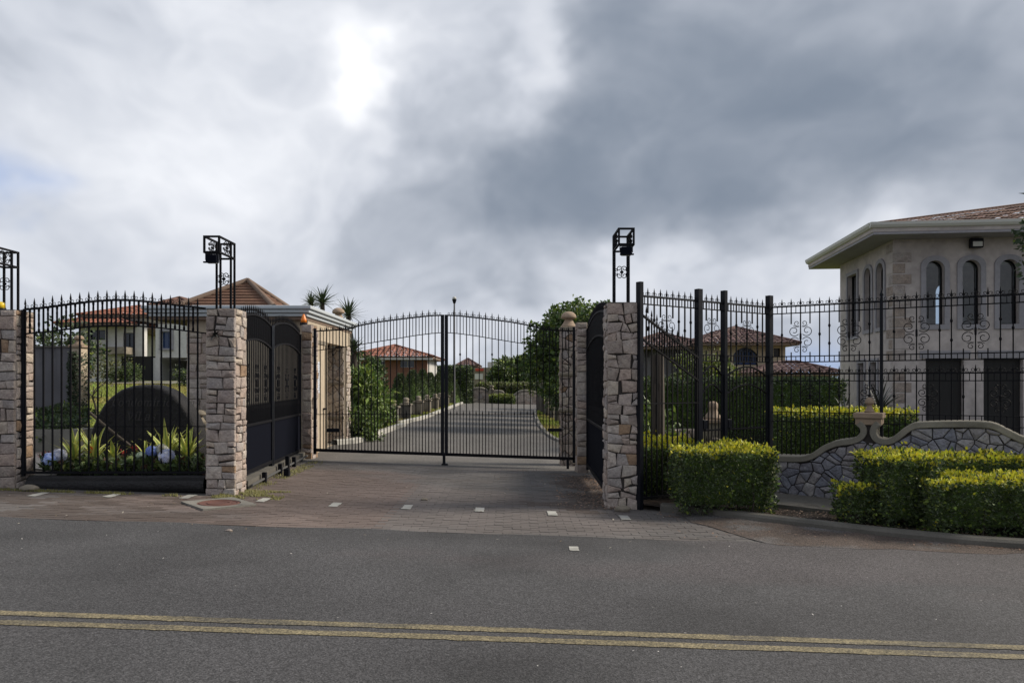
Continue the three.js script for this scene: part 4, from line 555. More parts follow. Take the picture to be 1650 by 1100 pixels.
hedge('box_hedge', 'long low clipped hedge with yellow top running along the scroll wall', [[PX(1488, 9.25), PX(1720, 9.25), gY(6, -9.2) + 0.06, PY(738, 9.2), -9.55, -9.15]], { seed: 14, size: 0.042, density: 3000, lift: 0.08, bright: 0.18, base: [0.05, 0.082, 0.018] });
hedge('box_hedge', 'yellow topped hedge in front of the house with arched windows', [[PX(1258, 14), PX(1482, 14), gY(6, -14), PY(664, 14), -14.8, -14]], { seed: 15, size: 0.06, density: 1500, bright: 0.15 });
hedge('tall_hedge', 'tall dark clipped hedge behind the pedestrian gate', [[PX(1036, 18), PX(1362, 18), -0.35, PY(613, 18), -19.2, -18]], { seed: 16, size: 0.07, density: 900, base: [0.045, 0.078, 0.022], gold: 0, sideGold: 0, bright: 0.12, stems: false, back: 0.2, uneven: 0.12 });

// ---------- buildings ----------
const archShape = (w, h) => { const s = new THREE.Shape(); s.moveTo(-w / 2, 0); s.lineTo(w / 2, 0); s.lineTo(w / 2, h - w / 2); s.absarc(0, h - w / 2, w / 2, 0, Math.PI, false); s.lineTo(-w / 2, 0); return s; };
const rectShape = (w, h) => { const s = new THREE.Shape(); s.moveTo(-w / 2, 0); s.lineTo(w / 2, 0); s.lineTo(w / 2, h); s.lineTo(-w / 2, h); s.closePath(); return s; };
const lowArch = (w, h) => { const s = new THREE.Shape(); s.moveTo(-w / 2, 0); s.lineTo(w / 2, 0); s.lineTo(w / 2, h * 0.6); s.quadraticCurveTo(w * 0.3, h, 0, h); s.quadraticCurveTo(-w * 0.3, h, -w / 2, h * 0.6); s.closePath(); return s; };
const move = (s, x, y) => { const o = s.getPoints(14).map((p) => new THREE.Vector2(p.x + x, p.y + y)); return o; };
function wall(parent, x0, x1, y0, y1, Th, holes, mat, place, name = 'wall') {          // a wall with real openings; holes: {shape, x, y}
  const s = new THREE.Shape([[x0, y0], [x1, y0], [x1, y1], [x0, y1]].map(([x, y]) => new THREE.Vector2(x, y))); for (const h of holes) s.holes.push(new THREE.Path(move(h.shape, h.x, h.y).reverse()));
  const g = new THREE.ExtrudeGeometry(s, { depth: Th, bevelEnabled: false, curveSegments: 12 }); g.translate(0, 0, -Th); const m = mesh(name, uvBox(g), mat, parent); if (place) place(m); return m;
}
function windowIn(parent, h, Th, place, frameMat, paneMat, trimMat, trimW = 0.14, bars = 1) {   // pane, frame and raised surround as one window part
  const w = new THREE.Group(); w.name = 'window'; parent.add(w); if (place) place(w);
  const out = move(h.shape, 0, 0), bb = new THREE.Box2().setFromPoints(out), cx = (bb.min.x + bb.max.x) / 2, cy = (bb.min.y + bb.max.y) / 2, sc = (k) => out.map((p) => new THREE.Vector2(cx + (p.x - cx) * (1 + k / (bb.max.x - bb.min.x) * 2), cy + (p.y - cy) * (1 + k / (bb.max.y - bb.min.y) * 2)));
  const ring = (ko, ki, d, z, m, n) => { const s = new THREE.Shape(sc(ko)); s.holes.push(new THREE.Path(sc(ki).reverse())); const g = new THREE.ExtrudeGeometry(s, { depth: d, bevelEnabled: false }); g.translate(h.x, h.y, z); mesh(n, uvBox(g), m, w); };
  ring(-0.004, -0.028, 0.05, -Th * 0.6, frameMat, 'frame'); if (trimMat) ring(trimW, 0.002, 0.05, -0.012, trimMat, 'surround');
  const pg = new THREE.ShapeGeometry(new THREE.Shape(sc(-0.024))); pg.translate(h.x, h.y, -Th * 0.6 + 0.02); mesh('pane', pg, paneMat, w);
  const W = bb.max.x - bb.min.x, Hh = bb.max.y - bb.min.y; for (let i = 1; i <= bars; i++) { const x = h.x + bb.min.x + W * i / (bars + 1); mesh('mullion', box(x - 0.018, x + 0.018, h.y + 0.04, h.y + Hh * 0.96 - (bars > 0 ? 0.03 : 0), -Th * 0.6 + 0.001, -Th * 0.6 + 0.045), frameMat, w); }
  return w;
}
function tileSlope(e0, e1, r0, r1, tw, amp) {                                         // roof face between an eave line and a ridge line, laid with rounded tile columns running up the slope
  const u = e1.clone().sub(e0), L = u.length(); u.normalize(); const rv = r0.clone().sub(e0), up = rv.clone().addScaledVector(u, -rv.dot(u)), Hs = up.length(); up.normalize(); const n = u.clone().cross(up).normalize(); if (n.y < 0) n.negate();
  const a = r0.clone().sub(e0).dot(u), b = r1.clone().sub(e0).dot(u), tmax = (s) => s < a ? Hs * s / Math.max(a, 1e-4) : s > b ? Hs * (L - s) / Math.max(L - b, 1e-4) : Hs;
  const cols = Math.max(2, Math.round(L / tw)), w = L / cols, pos = [], col = [], r = rng(Math.round(L * 1000)); const prof = [0, 0.55, 1, 0.55, 0], steps = 4;
  for (let i = 0; i < cols; i++) { const rows = Math.max(1, Math.round(tmax((i + 0.5) * w) / 0.38)); for (let q = 0; q < rows; q++) { const k = 0.72 + 0.56 * r(), cc = [k, k * (0.95 + 0.1 * r()), k * (0.9 + 0.16 * r())];
      for (let j = 0; j < steps; j++) { const s0 = (i + j / steps) * w, s1 = (i + (j + 1) / steps) * w, h0 = prof[j] * amp, h1 = prof[j + 1] * amp; const pt = (s, t, h) => e0.clone().addScaledVector(u, s).addScaledVector(up, t).addScaledVector(n, h + 0.0);
        const t00 = tmax(s0) * q / rows, t01 = tmax(s0) * (q + 1) / rows, t10 = tmax(s1) * q / rows, t11 = tmax(s1) * (q + 1) / rows; const A = pt(s0, t00, h0 + 0.025), B = pt(s1, t10, h1 + 0.025), Cc = pt(s1, t11, h1), D = pt(s0, t01, h0);
        for (const v of [A, B, Cc, A, Cc, D]) { pos.push(v.x, v.y, v.z); col.push(...cc); } } } }
  const g = new THREE.BufferGeometry(); g.setAttribute('position', new THREE.Float32BufferAttribute(pos, 3)); g.setAttribute('color', new THREE.Float32BufferAttribute(col, 3)); g.computeVertexNormals(); return uvBox(g);
}
function hipRoof(parent, x0, x1, z0, z1, yE, yR, mat, tw = 0.24, amp = 0.05, ridge = true, name = 'roof', kx = 0) {   // z0 far, z1 near
  const W = x1 - x0, D = z1 - z0, cz = (z0 + z1) / 2, cx = (x0 + x1) / 2, k = kx || Math.min(W, D) / 2; const a = W >= D ? V(x0 + k, yR, cz) : V(cx, yR, z0 + k), b = W >= D ? V(x1 - k, yR, cz) : V(cx, yR, z1 - k);
  const E = [V(x0, yE, z1), V(x1, yE, z1), V(x1, yE, z0), V(x0, yE, z0)], gs = [];
  if (W >= D) gs.push(tileSlope(E[0], E[1], a, b, tw, amp), tileSlope(E[1], E[2], b, b, tw, amp), tileSlope(E[2], E[3], b, a, tw, amp), tileSlope(E[3], E[0], a, a, tw, amp)); else gs.push(tileSlope(E[0], E[1], b, b, tw, amp), tileSlope(E[1], E[2], b, a, tw, amp), tileSlope(E[2], E[3], a, a, tw, amp), tileSlope(E[3], E[0], a, b, tw, amp));
  gs.forEach((g) => { const m = mesh(name, g, mat, parent); m.userData.kind = 'stuff'; });
  const hips = [[E[0], W >= D ? a : b], [E[1], W >= D ? b : b], [E[2], W >= D ? b : a], [E[3], a]]; for (const [p, q] of hips) mesh('hip_tiles', tint(taper([p.clone().add(V(0, 0.02, 0)), q.clone().add(V(0, 0.03, 0))], amp * 1.3, amp * 1.3, 6, 2), () => [0.8, 0.8, 0.8]), mat, parent); if (ridge && a.distanceTo(b) > 0.1) mesh('ridge_tiles', tint(taper([a.clone().add(V(0, 0.03, 0)), b.clone().add(V(0, 0.03, 0))], amp * 1.3, amp * 1.3, 6, 2), () => [0.8, 0.8, 0.8]), mat, parent);
  mesh('eave_board', box(x0 + 0.06, x1 - 0.06, yE - 0.12, yE + 0.015, z0 + 0.06, z1 - 0.06), M.soffit, parent);
}
{ // house with arched windows
  const t = thing('arched_house', 'two storey beige house with arched windows and stone quoins behind the two tier fence', 'house');
  const y0 = -0.45, y1 = 5.45, T = 0.28, LF = 12, LS = 4.4, rot = -6.5 * Math.PI / 180, cx = PX(1440, 20);
  // local: x along the front from its corner, y up, z out of the front face; side wall runs back along -z
  const hs = []; const X = (px) => (PX(px, 19.6) - cx); const ys = PY(522, 19.7), hW = PY(418, 19.7) - ys;
  for (const [a, b] of [[1503, 1531.5], [1559, 1587], [1616, 1645]]) hs.push({ shape: archShape(X(b) - X(a), hW), x: (X(a) + X(b)) / 2, y: ys, kind: 'w' }); hs.push({ shape: archShape(X(1531) - X(1503), hW), x: X(1700), y: ys, kind: 'w' });
  const doors = [[1503, 1562], [1592, 1652], [1682, 1742]].map(([a, b]) => ({ shape: rectShape(X(b) - X(a), PY(577, 19.8) - (y0 + 0.35)), x: (X(a) + X(b)) / 2, y: y0 + 0.35 }));
  wall(t, 0, LF, y0, y1, T, [...hs, ...doors], M.houseStucco);
  for (const h of hs) windowIn(t, h, T, null, M.iron, M.glass, M.trim, 0.13, 0);
  for (const d of doors) { const bb = new THREE.Box2().setFromPoints(d.shape.getPoints()); mesh('door', box(d.x + bb.min.x + 0.02, d.x + bb.max.x - 0.02, d.y + 0.01, d.y + bb.max.y - 0.01, -0.19, -0.13), M.blackDoor, t); mesh('lintel', box(d.x + bb.min.x - 0.15, d.x + bb.max.x + 0.15, d.y + bb.max.y, d.y + bb.max.y + 0.20, 0.001, 0.035), M.trim, t); }
  const side = (m) => { m.rotation.y = -Math.PI / 2; };                                // local x -> back along -z after turning
  const sw = [{ shape: rectShape(0.85, 1.9), x: -3.2, y: ys - 0.1 }, { shape: archShape(0.55, hW + 0.1), x: -1.85, y: ys }, { shape: archShape(0.55, hW + 0.1), x: -0.9, y: ys }, { shape: rectShape(0.5, 1.3), x: -2.4, y: 0.9 }, { shape: rectShape(0.5, 1.3), x: -1.4, y: 0.9 }];
  wall(t, -LS, -T - 0.002, y0, y1, T, sw, M.houseStucco, side); sw.forEach((h, i) => windowIn(t, h, T, side, M.iron, i > 2 ? M.darkGlass : M.glass, M.trim, 0.11, i === 0 ? 1 : 0));
  const back = (m) => { m.position.z = -LS; m.rotation.y = 0; }; const hb = [[3.30, 0.68, 4.84], [4.50, 0.62, 5.05], [7.2, 0.7, 4.9]].map(([x, w, top]) => ({ shape: archShape(w, top - 2.95), x, y: 2.95 }));
  wall(t, T + 0.002, LF, y0, y1, T, hb, M.houseStucco, back); hb.forEach((h) => windowIn(t, h, T, back, M.iron, M.glass, null, 0.1, 0));
  mesh('floor_slab', box(T, LF, 2.35, 2.55, -LS, -T - 0.001), M.concreteDark, t); mesh('ceiling', box(T + 0.001, LF, y1 - 0.12, y1 - 0.02, -LS, -T - 0.003), M.white, t);
  wall(t, -LS, -T - 0.002, y0, y1, T, [], M.houseStucco, (m) => { m.rotation.y = -Math.PI / 2; m.position.x = LF - T; });
  const r = rng(88); for (let y = 0.2; y < y1 - 0.3; y += 0.29) for (const f of [0, 1]) { const long = ((Math.round(y / 0.29) + f) % 2) ? 0.46 : 0.30, h = 0.25; const g = f === 0 ? rbox(-0.012, long, y, y + h, -0.02, 0.013, 0.006) : rbox(-0.014, -0.001, y + 0.005, y + h - 0.005, -long, -0.022, 0.01); mesh('quoin', g, [stoneMats[6], M.houseStucco, stoneMats[6], stoneMats[3]][Math.floor(r() * 4)], t); }
  const oh = 0.78; mesh('soffit', box(-oh, LF + oh, y1, y1 + 0.06, -LS - oh, oh), M.trim, t);
  for (const [g] of [[rbox(-oh - 0.02, LF + oh, y1 + 0.06, y1 + 0.24, oh - 0.12, oh, 0.02)], [rbox(-oh - 0.02, -oh + 0.12, y1 + 0.06, y1 + 0.24, -LS - oh, oh - 0.121, 0.02)]]) mesh('fascia', g, M.houseStucco, t);
  const gut = (pts) => { const s = new THREE.Shape([[0, 0], [0.05, 0.02], [0.09, 0.08], [0.10, 0.15], [0, 0.15]].map(([x, y]) => new THREE.Vector2(x, y))); return s; };
  { const s = gut(); const g = new THREE.ExtrudeGeometry(s, { depth: LF + oh * 2 + 0.1, bevelEnabled: false }); g.rotateY(-Math.PI / 2); g.translate(LF + oh, y1 + 0.16, oh + 0.0); const p = g.attributes.position; mesh('gutter', uvBox(g), M.gutter, t); const g2 = new THREE.ExtrudeGeometry(s, { depth: LS + oh * 2 - 0.01, bevelEnabled: false }); g2.scale(-1, 1, 1); g2.rotateY(0); g2.translate(-oh - 0.02, y1 + 0.16, -LS - oh); const ix = g2.index; g2.computeVertexNormals(); mesh('gutter', uvBox(g2), M.gutter, t); }
  hipRoof(t, -oh, LF + oh, -LS - oh, oh, y1 + 0.28, 6.84, M.brownTile, 0.13, 0.016, true, 'roof', 5.6);
  const fx = X(1577), fy = PY(392, 19.7); mesh('wall_lamp', rbox(fx - 0.16, fx + 0.16, fy - 0.13, fy + 0.12, 0.06, 0.2, 0.02), M.ironPost, t); mesh('wall_lamp_lens', rbox(fx - 0.12, fx + 0.12, fy - 0.10, fy + 0.03, 0.2, 0.225, 0.01), M.gutter, t); mesh('wall_lamp_arm', box(fx - 0.03, fx + 0.03, fy + 0.0, fy + 0.06, 0.001, 0.06), M.ironPost, t);
  t.position.set(cx, 0, -20); t.rotation.y = rot;
}
{ // guardhouse
  const t = thing('guardhouse', 'cream guardhouse with white cornice, stone end wall and brown shingle roof beside the driveway gate', 'guardhouse');
  const xr = -4.12, xl = -6.55, zf = -15.0, zb = -18.9, y0 = -0.1, yT = 2.86, T = 0.2;
  const rightSide = (m) => { m.position.set(xr, 0, 0); m.rotation.y = Math.PI / 2; };
  const open = { shape: rectShape(1.72, 2.36), x: 17.46, y: 0.14 };                   // recessed porch in the wall facing the driveway (x runs along the depth)
  wall(t, 15.0, 18.9, y0, yT, T, [open], M.cream, rightSide);
  mesh('wall', box(xl, xr - T - 0.002, y0, yT, zf - T, zf), M.cream, t); mesh('wall', box(xl, xr - T - 0.002, y0, yT, zb, zb + T), M.cream, t); mesh('wall', box(xl, xl + T, y0, yT, zb + T + 0.002, zf - T - 0.002), M.cream, t);
  // inside of the porch: back wall with door, stone end
  mesh('porch_wall', box(xr - 1.0, xr - 0.9, y0, yT, -18.4, -16.7), M.cream, t); mesh('porch_floor', box(xr - 0.9, xr - 0.21, 0.06, 0.13, -18.4, -16.7), M.concrete, t);
  mesh('porch_wall', box(xr - 0.9, xr - 0.21, y0, yT, -16.78, -16.7), M.cream, t); mesh('porch_ceiling', box(xr - 0.9, xr - 0.21, 2.66, 2.72, -18.4, -16.79), M.soffit, t);
  const r = rng(500); mesh('stone_backing', box(xr - 0.9, xr - 0.002, 0.145, 2.49, -18.315, -18.28), M.mortar, t); faceStones(t, voronoi(0.895, 2.34, 0.2, r), V(xr - 0.9, 0.148, -18.28), V(1, 0, 0), V(0, 0, 1), [stoneMats[0], stoneMats[2], stoneMats[5], stoneMats[2]], r, 0.03);
  for (const y of [0.72, 1.55]) mesh('band', rbox(xr - 0.9, xr + 0.01, y, y + 0.07, -18.27, -18.2, 0.01), M.finialGrey, t);
  faceStones(t, coursed(0.42, 2.4, 0.1, 0.2, 0.14, 0.24, r), V(xr, 0.1, -18.42), V(0, 0, -1), V(1, 0, 0), [stoneMats[0], stoneMats[5], stoneMats[2]], r, 0.035);
  for (const dx of [0.25, 0.6]) { const l = mesh('spot_lamp', lathe([[0.001, 0], [0.07, 0.01], [0.075, 0.05], [0.045, 0.13], [0.03, 0.15], [0.001, 0.15]], 14), M.gutter, t); l.position.set(xr - dx, 2.45, -18.1); l.rotation.x = 0.5; }
  mesh('door', box(xr - 0.006, xr + 0.03, 0.12, 2.42, -16.25, -15.5), M.cream, t); mesh('door_frame', mergeGeometries([box(xr - 0.005, xr + 0.05, 0.1, 2.5, -16.34, -16.252), box(xr - 0.005, xr + 0.05, 0.1, 2.5, -15.498, -15.41), box(xr - 0.005, xr + 0.05, 2.422, 2.5, -16.252, -15.498)]), M.finialGrey, t);
  const hd = mesh('door_handle', rbox(xr + 0.03, xr + 0.09, 1.02, 1.06, -16.2, -16.08, 0.01), M.iron, t);
  const nt = thing('notice_sheet', 'white printed notice sheet fixed to the guardhouse door', 'notice'); { const cv = document.createElement('canvas'); cv.width = 96; cv.height = 256; const c2 = cv.getContext('2d'); c2.fillStyle = '#cfd3da'; c2.fillRect(0, 0, 96, 256); c2.fillStyle = '#6b7280'; const q = rng(3); for (let y = 18; y < 240; y += 14) c2.fillRect(10, y, 40 + q() * 36, 4); c2.fillStyle = '#3b4250'; c2.fillRect(38, 90, 14, 26); const tx = new THREE.CanvasTexture(cv); tx.colorSpace = THREE.SRGBColorSpace; const g = new THREE.PlaneGeometry(0.34, 0.66); g.rotateY(Math.PI / 2); mesh('sheet', g, std({ map: tx, roughness: 0.6 }), nt); nt.position.set(xr + 0.034, 1.72, -15.72); }
  // stone faced outer end by the flower bed
  faceStones(t, coursed(0.5, 2.7, 0.14, 0.26, 0.2, 0.32, r), V(xl, y0, zf), V(1, 0, 0), V(0, 0, 1), stoneMats.slice(0, 6), r, 0.035);
  // canopy slab with cornice
  const cx0 = PX(226, 14.7), cx1 = -3.97, cz1 = -14.68, cz0 = -19.2; mesh('canopy_soffit', box(cx0 + 0.14, cx1 - 0.14, yT, yT + 0.06, cz0 + 0.14, cz1 - 0.14), M.soffit, t);
  const corn = (ins, ya, yb) => mesh('cornice', rbox(cx0 + ins, cx1 - ins, ya, yb, cz0 + ins, cz1 - ins, 0.018), M.gutterGrey, t); corn(0.10, yT + 0.061, yT + 0.13); corn(0.045, yT + 0.131, yT + 0.2); corn(0, yT + 0.201, yT + 0.275);
  // pyramid roof of overlapping courses
  const rx0 = -6.85, rx1 = -4.85, rz1 = -15.15, rz0 = -17.0, yE = yT + 0.27, yP = 3.78, nC_ = 9, ax = -5.72, az = -16.1;
  for (let k = 0; k < nC_; k++) { const a = k / nC_, b = (k + 1.12) / nC_, P4 = (q, h) => { const w = 1 - Math.min(q, 1); return [V(mix(ax, rx0, w), h, mix(az, rz1, w)), V(mix(ax, rx1, w), h, mix(az, rz1, w)), V(mix(ax, rx1, w), h, mix(az, rz0, w)), V(mix(ax, rx0, w), h, mix(az, rz0, w))]; }; const hA = mix(yE, yP, a) + 0.04, hB = mix(yE, yP, Math.min(1, b)) + 0.008, lo = P4(a, hA), hi = P4(b, hB), un = P4(a + 0.004, hA - 0.035), pos = []; for (let i = 0; i < 4; i++) { const j = (i + 1) % 4; for (const v of [lo[i], lo[j], hi[j], lo[i], hi[j], hi[i], un[i], un[j], lo[j], un[i], lo[j], lo[i]]) pos.push(v.x, v.y, v.z); } const g = new THREE.BufferGeometry(); g.setAttribute('position', new THREE.Float32BufferAttribute(pos, 3)); g.computeVertexNormals(); mesh('shingle_course', uvBox(g), M.shingle[k % 3], t); }
  for (const [x, z] of [[rx0, rz1], [rx1, rz1], [rx1, rz0], [rx0, rz0]]) mesh('hip_cap', taper([V(x, yE + 0.03, z), V(ax, yP + 0.05, az)], 0.06, 0.05, 6, 2), M.soffit, t);
  rebase(t, (xl + xr) / 2, 0, (zf + zb) / 2);
}
function bolBall(x, y, z, s, mat = M.finial) { return uvBox(lathe(finialProfile(s)).translate(x, y, z)); }
{ // finial on the back corner of the guardhouse is a chimney-like vent: a ball topped column further along
  const Z = 21, t = thing('stone_column', 'stone column with pale ball finial rising behind the guardhouse cornice', 'column'), x = PX(545, Z), y = PY(517, Z);
  mesh('shaft', box(x - 0.2, x + 0.2, gY(x, -Z), y, -Z - 0.2, -Z + 0.2), M.finialGrey, t); mesh('finial', bolBall(x, y + 0.002, -Z, 0.95), M.finial, t); rebase(t, x, gY(x, -Z), -Z);
}
{ // villa on the lawn
  const Z = 38, t = thing('villa', 'white two storey villa with orange tiled roofs and blue window above the lawn', 'house'), X = (px, d = Z) => PX(px, d), Y = (py, d = Z) => PY(py, d), yb = 1.55;
  const up = [{ shape: rectShape(X(169) - X(143), Y(531) - Y(547)), x: (X(143) + X(169)) / 2, y: Y(547.5) }, { shape: rectShape(X(217) - X(200), Y(536) - Y(560)), x: X(206), y: Y(560) }];
  wall(t, X(126), X(232), yb, Y(522), 0.3, up, M.white, (m) => { m.position.z = -Z; }); up.forEach((h, i) => windowIn(t, h, 0.3, (w) => { w.position.z = -Z; }, M.iron, M.darkGlass, null, 0.1, 1));
  mesh('wall', box(X(126), X(126) + 0.3, yb, Y(522), -Z - 8, -Z - 0.301), M.white, t);
  // recessed dark bay
  mesh('recess_wall', box(X(225), X(262), yb, Y(522), -Z - 2.6, -Z - 2.4), M.white, t); mesh('recess_window', box(X(236), X(252), Y(553), Y(538), -Z - 2.398, -Z - 2.36), M.darkGlass, t);
  // wing with blue window over a carport
  const Zb = Z - 1.0, bw = { shape: rectShape(PX(276, Zb) - PX(260, Zb), PY(534, Zb) - PY(561, Zb)), x: PX(268, Zb), y: PY(561, Zb) };
  wall(t, PX(250, Zb), PX(345, Zb), PY(576, Zb), PY(522, Zb), 0.3, [bw], M.white, (m) => { m.position.z = -Zb; }); windowIn(t, bw, 0.3, (w) => { w.position.z = -Zb; }, M.blueGlass, M.blueGlass, M.trim, 0.1, 1); mesh('window_sill', box(PX(257, Zb), PX(279, Zb), PY(564, Zb), PY(561.5, Zb), -Zb + 0.002, -Zb + 0.12), M.trim, t);
  mesh('column', box(PX(250, Zb), PX(257, Zb), yb - 0.2, PY(576, Zb) - 0.002, -Zb - 0.3, -Zb), M.white, t); mesh('carport_wall', box(PX(250, Zb) - 1.6, PX(345, Zb), yb - 0.2, PY(576, Zb), -Zb - 5.2, -Zb - 5.0), M.white, t); mesh('added_carport_side', box(PX(345, Zb) - 0.3, PX(345, Zb), yb - 0.2, PY(576, Zb), -Zb - 5.0, -Zb - 0.31), M.white, t); mesh('added_carport_side', box(PX(250, Zb) - 0.35, PX(250, Zb) - 0.05, yb - 0.2, PY(576, Zb), -Zb - 5.0, -Zb - 0.4), M.white, t); mesh('carport_ceiling', box(PX(250, Zb), PX(345, Zb), PY(576, Zb) + 0.001, PY(573, Zb), -Zb - 5.0, -Zb - 0.301), M.white, t);  // carport side walls are added to close it off so the inside stays dark
  // balcony band
  mesh('balcony', box(X(158), X(214), Y(571), Y(560), -Z + 0.002, -Z + 0.9), M.finialGrey, t); mesh('painted_recess_shade', box(X(196), X(250), yb, Y(574), -Z + 0.001, -Z + 0.06), M.blackDoor, t);  // flat dark panel paints the shade of a recess below the balcony
  // roofs: wide lower eave, upper roof, and brown lantern roof
  hipRoof(t, X(105), X(222), -Z - 8, -Z + 1.0, Y(523), Y(503), M.redTile, 0.26, 0.05); mesh('clerestory', box(X(130), X(226), Y(516), Y(509), -Z - 7, -Z - 0.2), M.white, t);
  hipRoof(t, X(125), X(262), -Z - 9, -Z + 0.2, Y(507.5), Y(487), M.redTile, 0.26, 0.05); mesh('tower_wall', box(X(228), X(282), Y(500), Y(489), -Z - 6, -Z - 2), M.finialGrey, t); hipRoof(t, X(219), X(292), -Z - 7, -Z - 1.2, Y(488), Y(471), M.brownTile, 0.28, 0.05);
  rebase(t, X(190), yb, -Z - 3);
}
{ // house with mauve tile roof
  const Z = 40, t = thing('mauve_roof_house', 'house with weathered mauve tile roofs and a wide arched window behind the tall hedge', 'house'), X = (px, d = Z) => PX(px, d), Y = (py, d = Z) => PY(py, d);
  const ws = [{ shape: lowArch(X(1221) - X(1182), Y(560) - Y(588)), x: X(1201.5), y: Y(588) }, { shape: rectShape(X(1258) - X(1247), Y(561) - Y(575)), x: X(1252.5), y: Y(575) }];
  wall(t, X(1130), X(1266), -2.2, Y(552), 0.3, ws, M.cream, (m) => { m.position.z = -Z; }); ws.forEach((h, i) => windowIn(t, h, 0.3, (w) => { w.position.z = -Z; }, M.iron, i ? M.darkGlass : M.blueGlass, null, 0.1, i ? 0 : 3)); mesh('wall', box(X(1266) - 0.3, X(1266), -2.2, Y(552), -Z - 7, -Z - 0.301), M.cream, t);
  hipRoof(t, X(1120), X(1281), -Z - 9, -Z + 0.9, Y(554), Y(524), M.mauveTile, 0.3, 0.07); hipRoof(t, X(1000), X(1165), -Z - 8, -Z - 0.5, Y(558), Y(531), M.mauveTile, 0.3, 0.07); mesh('wall', box(X(1035), X(1129), -2.2, Y(556), -Z - 6, -Z - 1.4), M.concreteWall, t);
  hipRoof(t, X(1175), X(1306), -Z + 0.95, -Z + 4.5, Y(603), Y(586), M.mauveTile, 0.3, 0.07); mesh('chimney', box(X(1205), X(1216), Y(531), Y(527), -Z - 4.6, -Z - 3.6), M.mauveTile.clone(), t); mesh('wall', box(X(1185), X(1290), -2.2, Y(606), -Z + 1.6, -Z + 3.9), M.concreteWall, t);
  rebase(t, X(1200), -2.2, -Z - 3);
}
{ // red roofed house past the shrubs
  const Z = 46, t = thing('red_roof_house', 'low house with bright red tile roof behind the driveway shrubs', 'house'), X = (px, d = Z) => PX(px, d), Y = (py, d = Z) => PY(py, d);
  const ws = [{ shape: rectShape(X(668) - X(645), Y(580) - Y(592)), x: X(656), y: Y(592) }, { shape: rectShape(X(620) - X(600), Y(580) - Y(592)), x: X(610), y: Y(592) }];
  wall(t, X(560), X(688), 0, Y(576), 0.3, ws, M.redTile.clone(), (m) => { m.position.z = -Z; m.material = std({ color: C(0.30, 0.14, 0.10), map: stuccoMap }); }); ws.forEach((h) => windowIn(t, h, 0.3, (w) => { w.position.z = -Z; }, M.white, M.darkGlass, null, 0.1, 1)); mesh('wall', box(X(688) - 0.3, X(688), 0, Y(576), -Z - 6, -Z - 0.301), M.white, t);
  hipRoof(t, X(555), X(701), -Z - 6.4, -Z + 0.8, Y(575), Y(554), M.redTile, 0.28, 0.06); mesh('gutter', box(X(560), X(699), Y(580), Y(577.5), -Z + 0.72, -Z + 0.82), M.white, t); rebase(t, X(628), 0, -Z - 3);
}
{ // far house and the scroll wall closing the driveway
  const Z = 78, t = thing('far_house', 'distant flat roofed house with red band and pale garage door at the driveway end', 'house'), X = (px) => PX(px, Z), Y = (py) => PY(py, Z);
  mesh('wall', box(X(763), X(790), 0, Y(592), -Z - 6, -Z), M.finialGrey, t); mesh('red_band', box(X(766), X(779), Y(597.5), Y(593.5), -Z + 0.002, -Z + 0.12), std({ color: C(0.40, 0.06, 0.04) }), t); mesh('garage_door', box(X(765), X(778), Y(611), Y(602), -Z + 0.002, -Z + 0.05), M.white, t); mesh('wall', box(X(735), X(763) - 0.01, 0, Y(588), -Z - 7, -Z - 1), M.concreteWall, t); hipRoof(t, X(734), X(771), -Z - 8, -Z - 0.6, Y(588), Y(577), M.mauveTile, 0.4, 0.08); mesh('white_wing', box(X(782), X(800), 0, Y(580), -Z - 12, -Z - 7), M.white, t); rebase(t, X(763), 0, -Z - 3);
  const Zw = 57.5, w = thing('scroll_wall', 'rubble stone wall with humped coping closing the end of the driveway', 'wall'), Xw = (px) => PX(px, Zw), Yw = (py) => PY(py, Zw); const prof = [[750, 640], [757, 632], [764, 627], [774, 626], [782, 628], [789, 634], [797, 631], [808, 631], [815, 637], [829, 637], [836, 632], [848, 630], [862, 633], [872, 634]];
  const s = new THREE.Shape(); s.moveTo(Xw(750), -0.15); const c = new THREE.CatmullRomCurve3(prof.map(([a, b]) => V(Xw(a), Yw(b), 0))).getPoints(60); c.forEach((v) => s.lineTo(v.x, v.y)); s.lineTo(Xw(872), -0.15); s.closePath(); const g = new THREE.ExtrudeGeometry(s, { depth: 0.4, bevelEnabled: false }); g.translate(0, 0, -Zw - 0.4); mesh('wall_body', uvBox(g), std({ color: C(0.30, 0.26, 0.22), map: stoneMap, bumpMap: stoneBump, bumpScale: 0.06 }), w); mesh('coping', taper(c.map((v) => V(v.x, v.y + 0.02, -Zw - 0.2)), 0.13, 0.13, 6, 60), M.capStone, w);
  const r = rng(9), top = (u) => { const x = u + Xw(750); let y = 0.5; for (let i = 1; i < c.length; i++) if (x >= c[i - 1].x && x <= c[i].x) y = mix(c[i - 1].y, c[i].y, (x - c[i - 1].x) / (c[i].x - c[i - 1].x)); return y + 0.15 - 0.12; }; faceStones(w, voronoi(Xw(872) - Xw(750), 1.35, 0.36, r, top), V(Xw(750), -0.15, -Zw + 0.002), V(1, 0, 0), V(0, 0, 1), stoneMats.slice(0, 7), r, 0.05);
  for (const px of [754, 792]) { const x = Xw(px); mesh('pedestal', box(x - 0.22, x + 0.22, 0.2, Yw(628), -Zw - 0.42, -Zw + 0.02), M.finialGrey, w); mesh('finial', bolBall(x, Yw(628), -Zw - 0.2, 0.95), M.finialGrey, w); } rebase(w, Xw(811), -0.1, -Zw - 0.2);
}
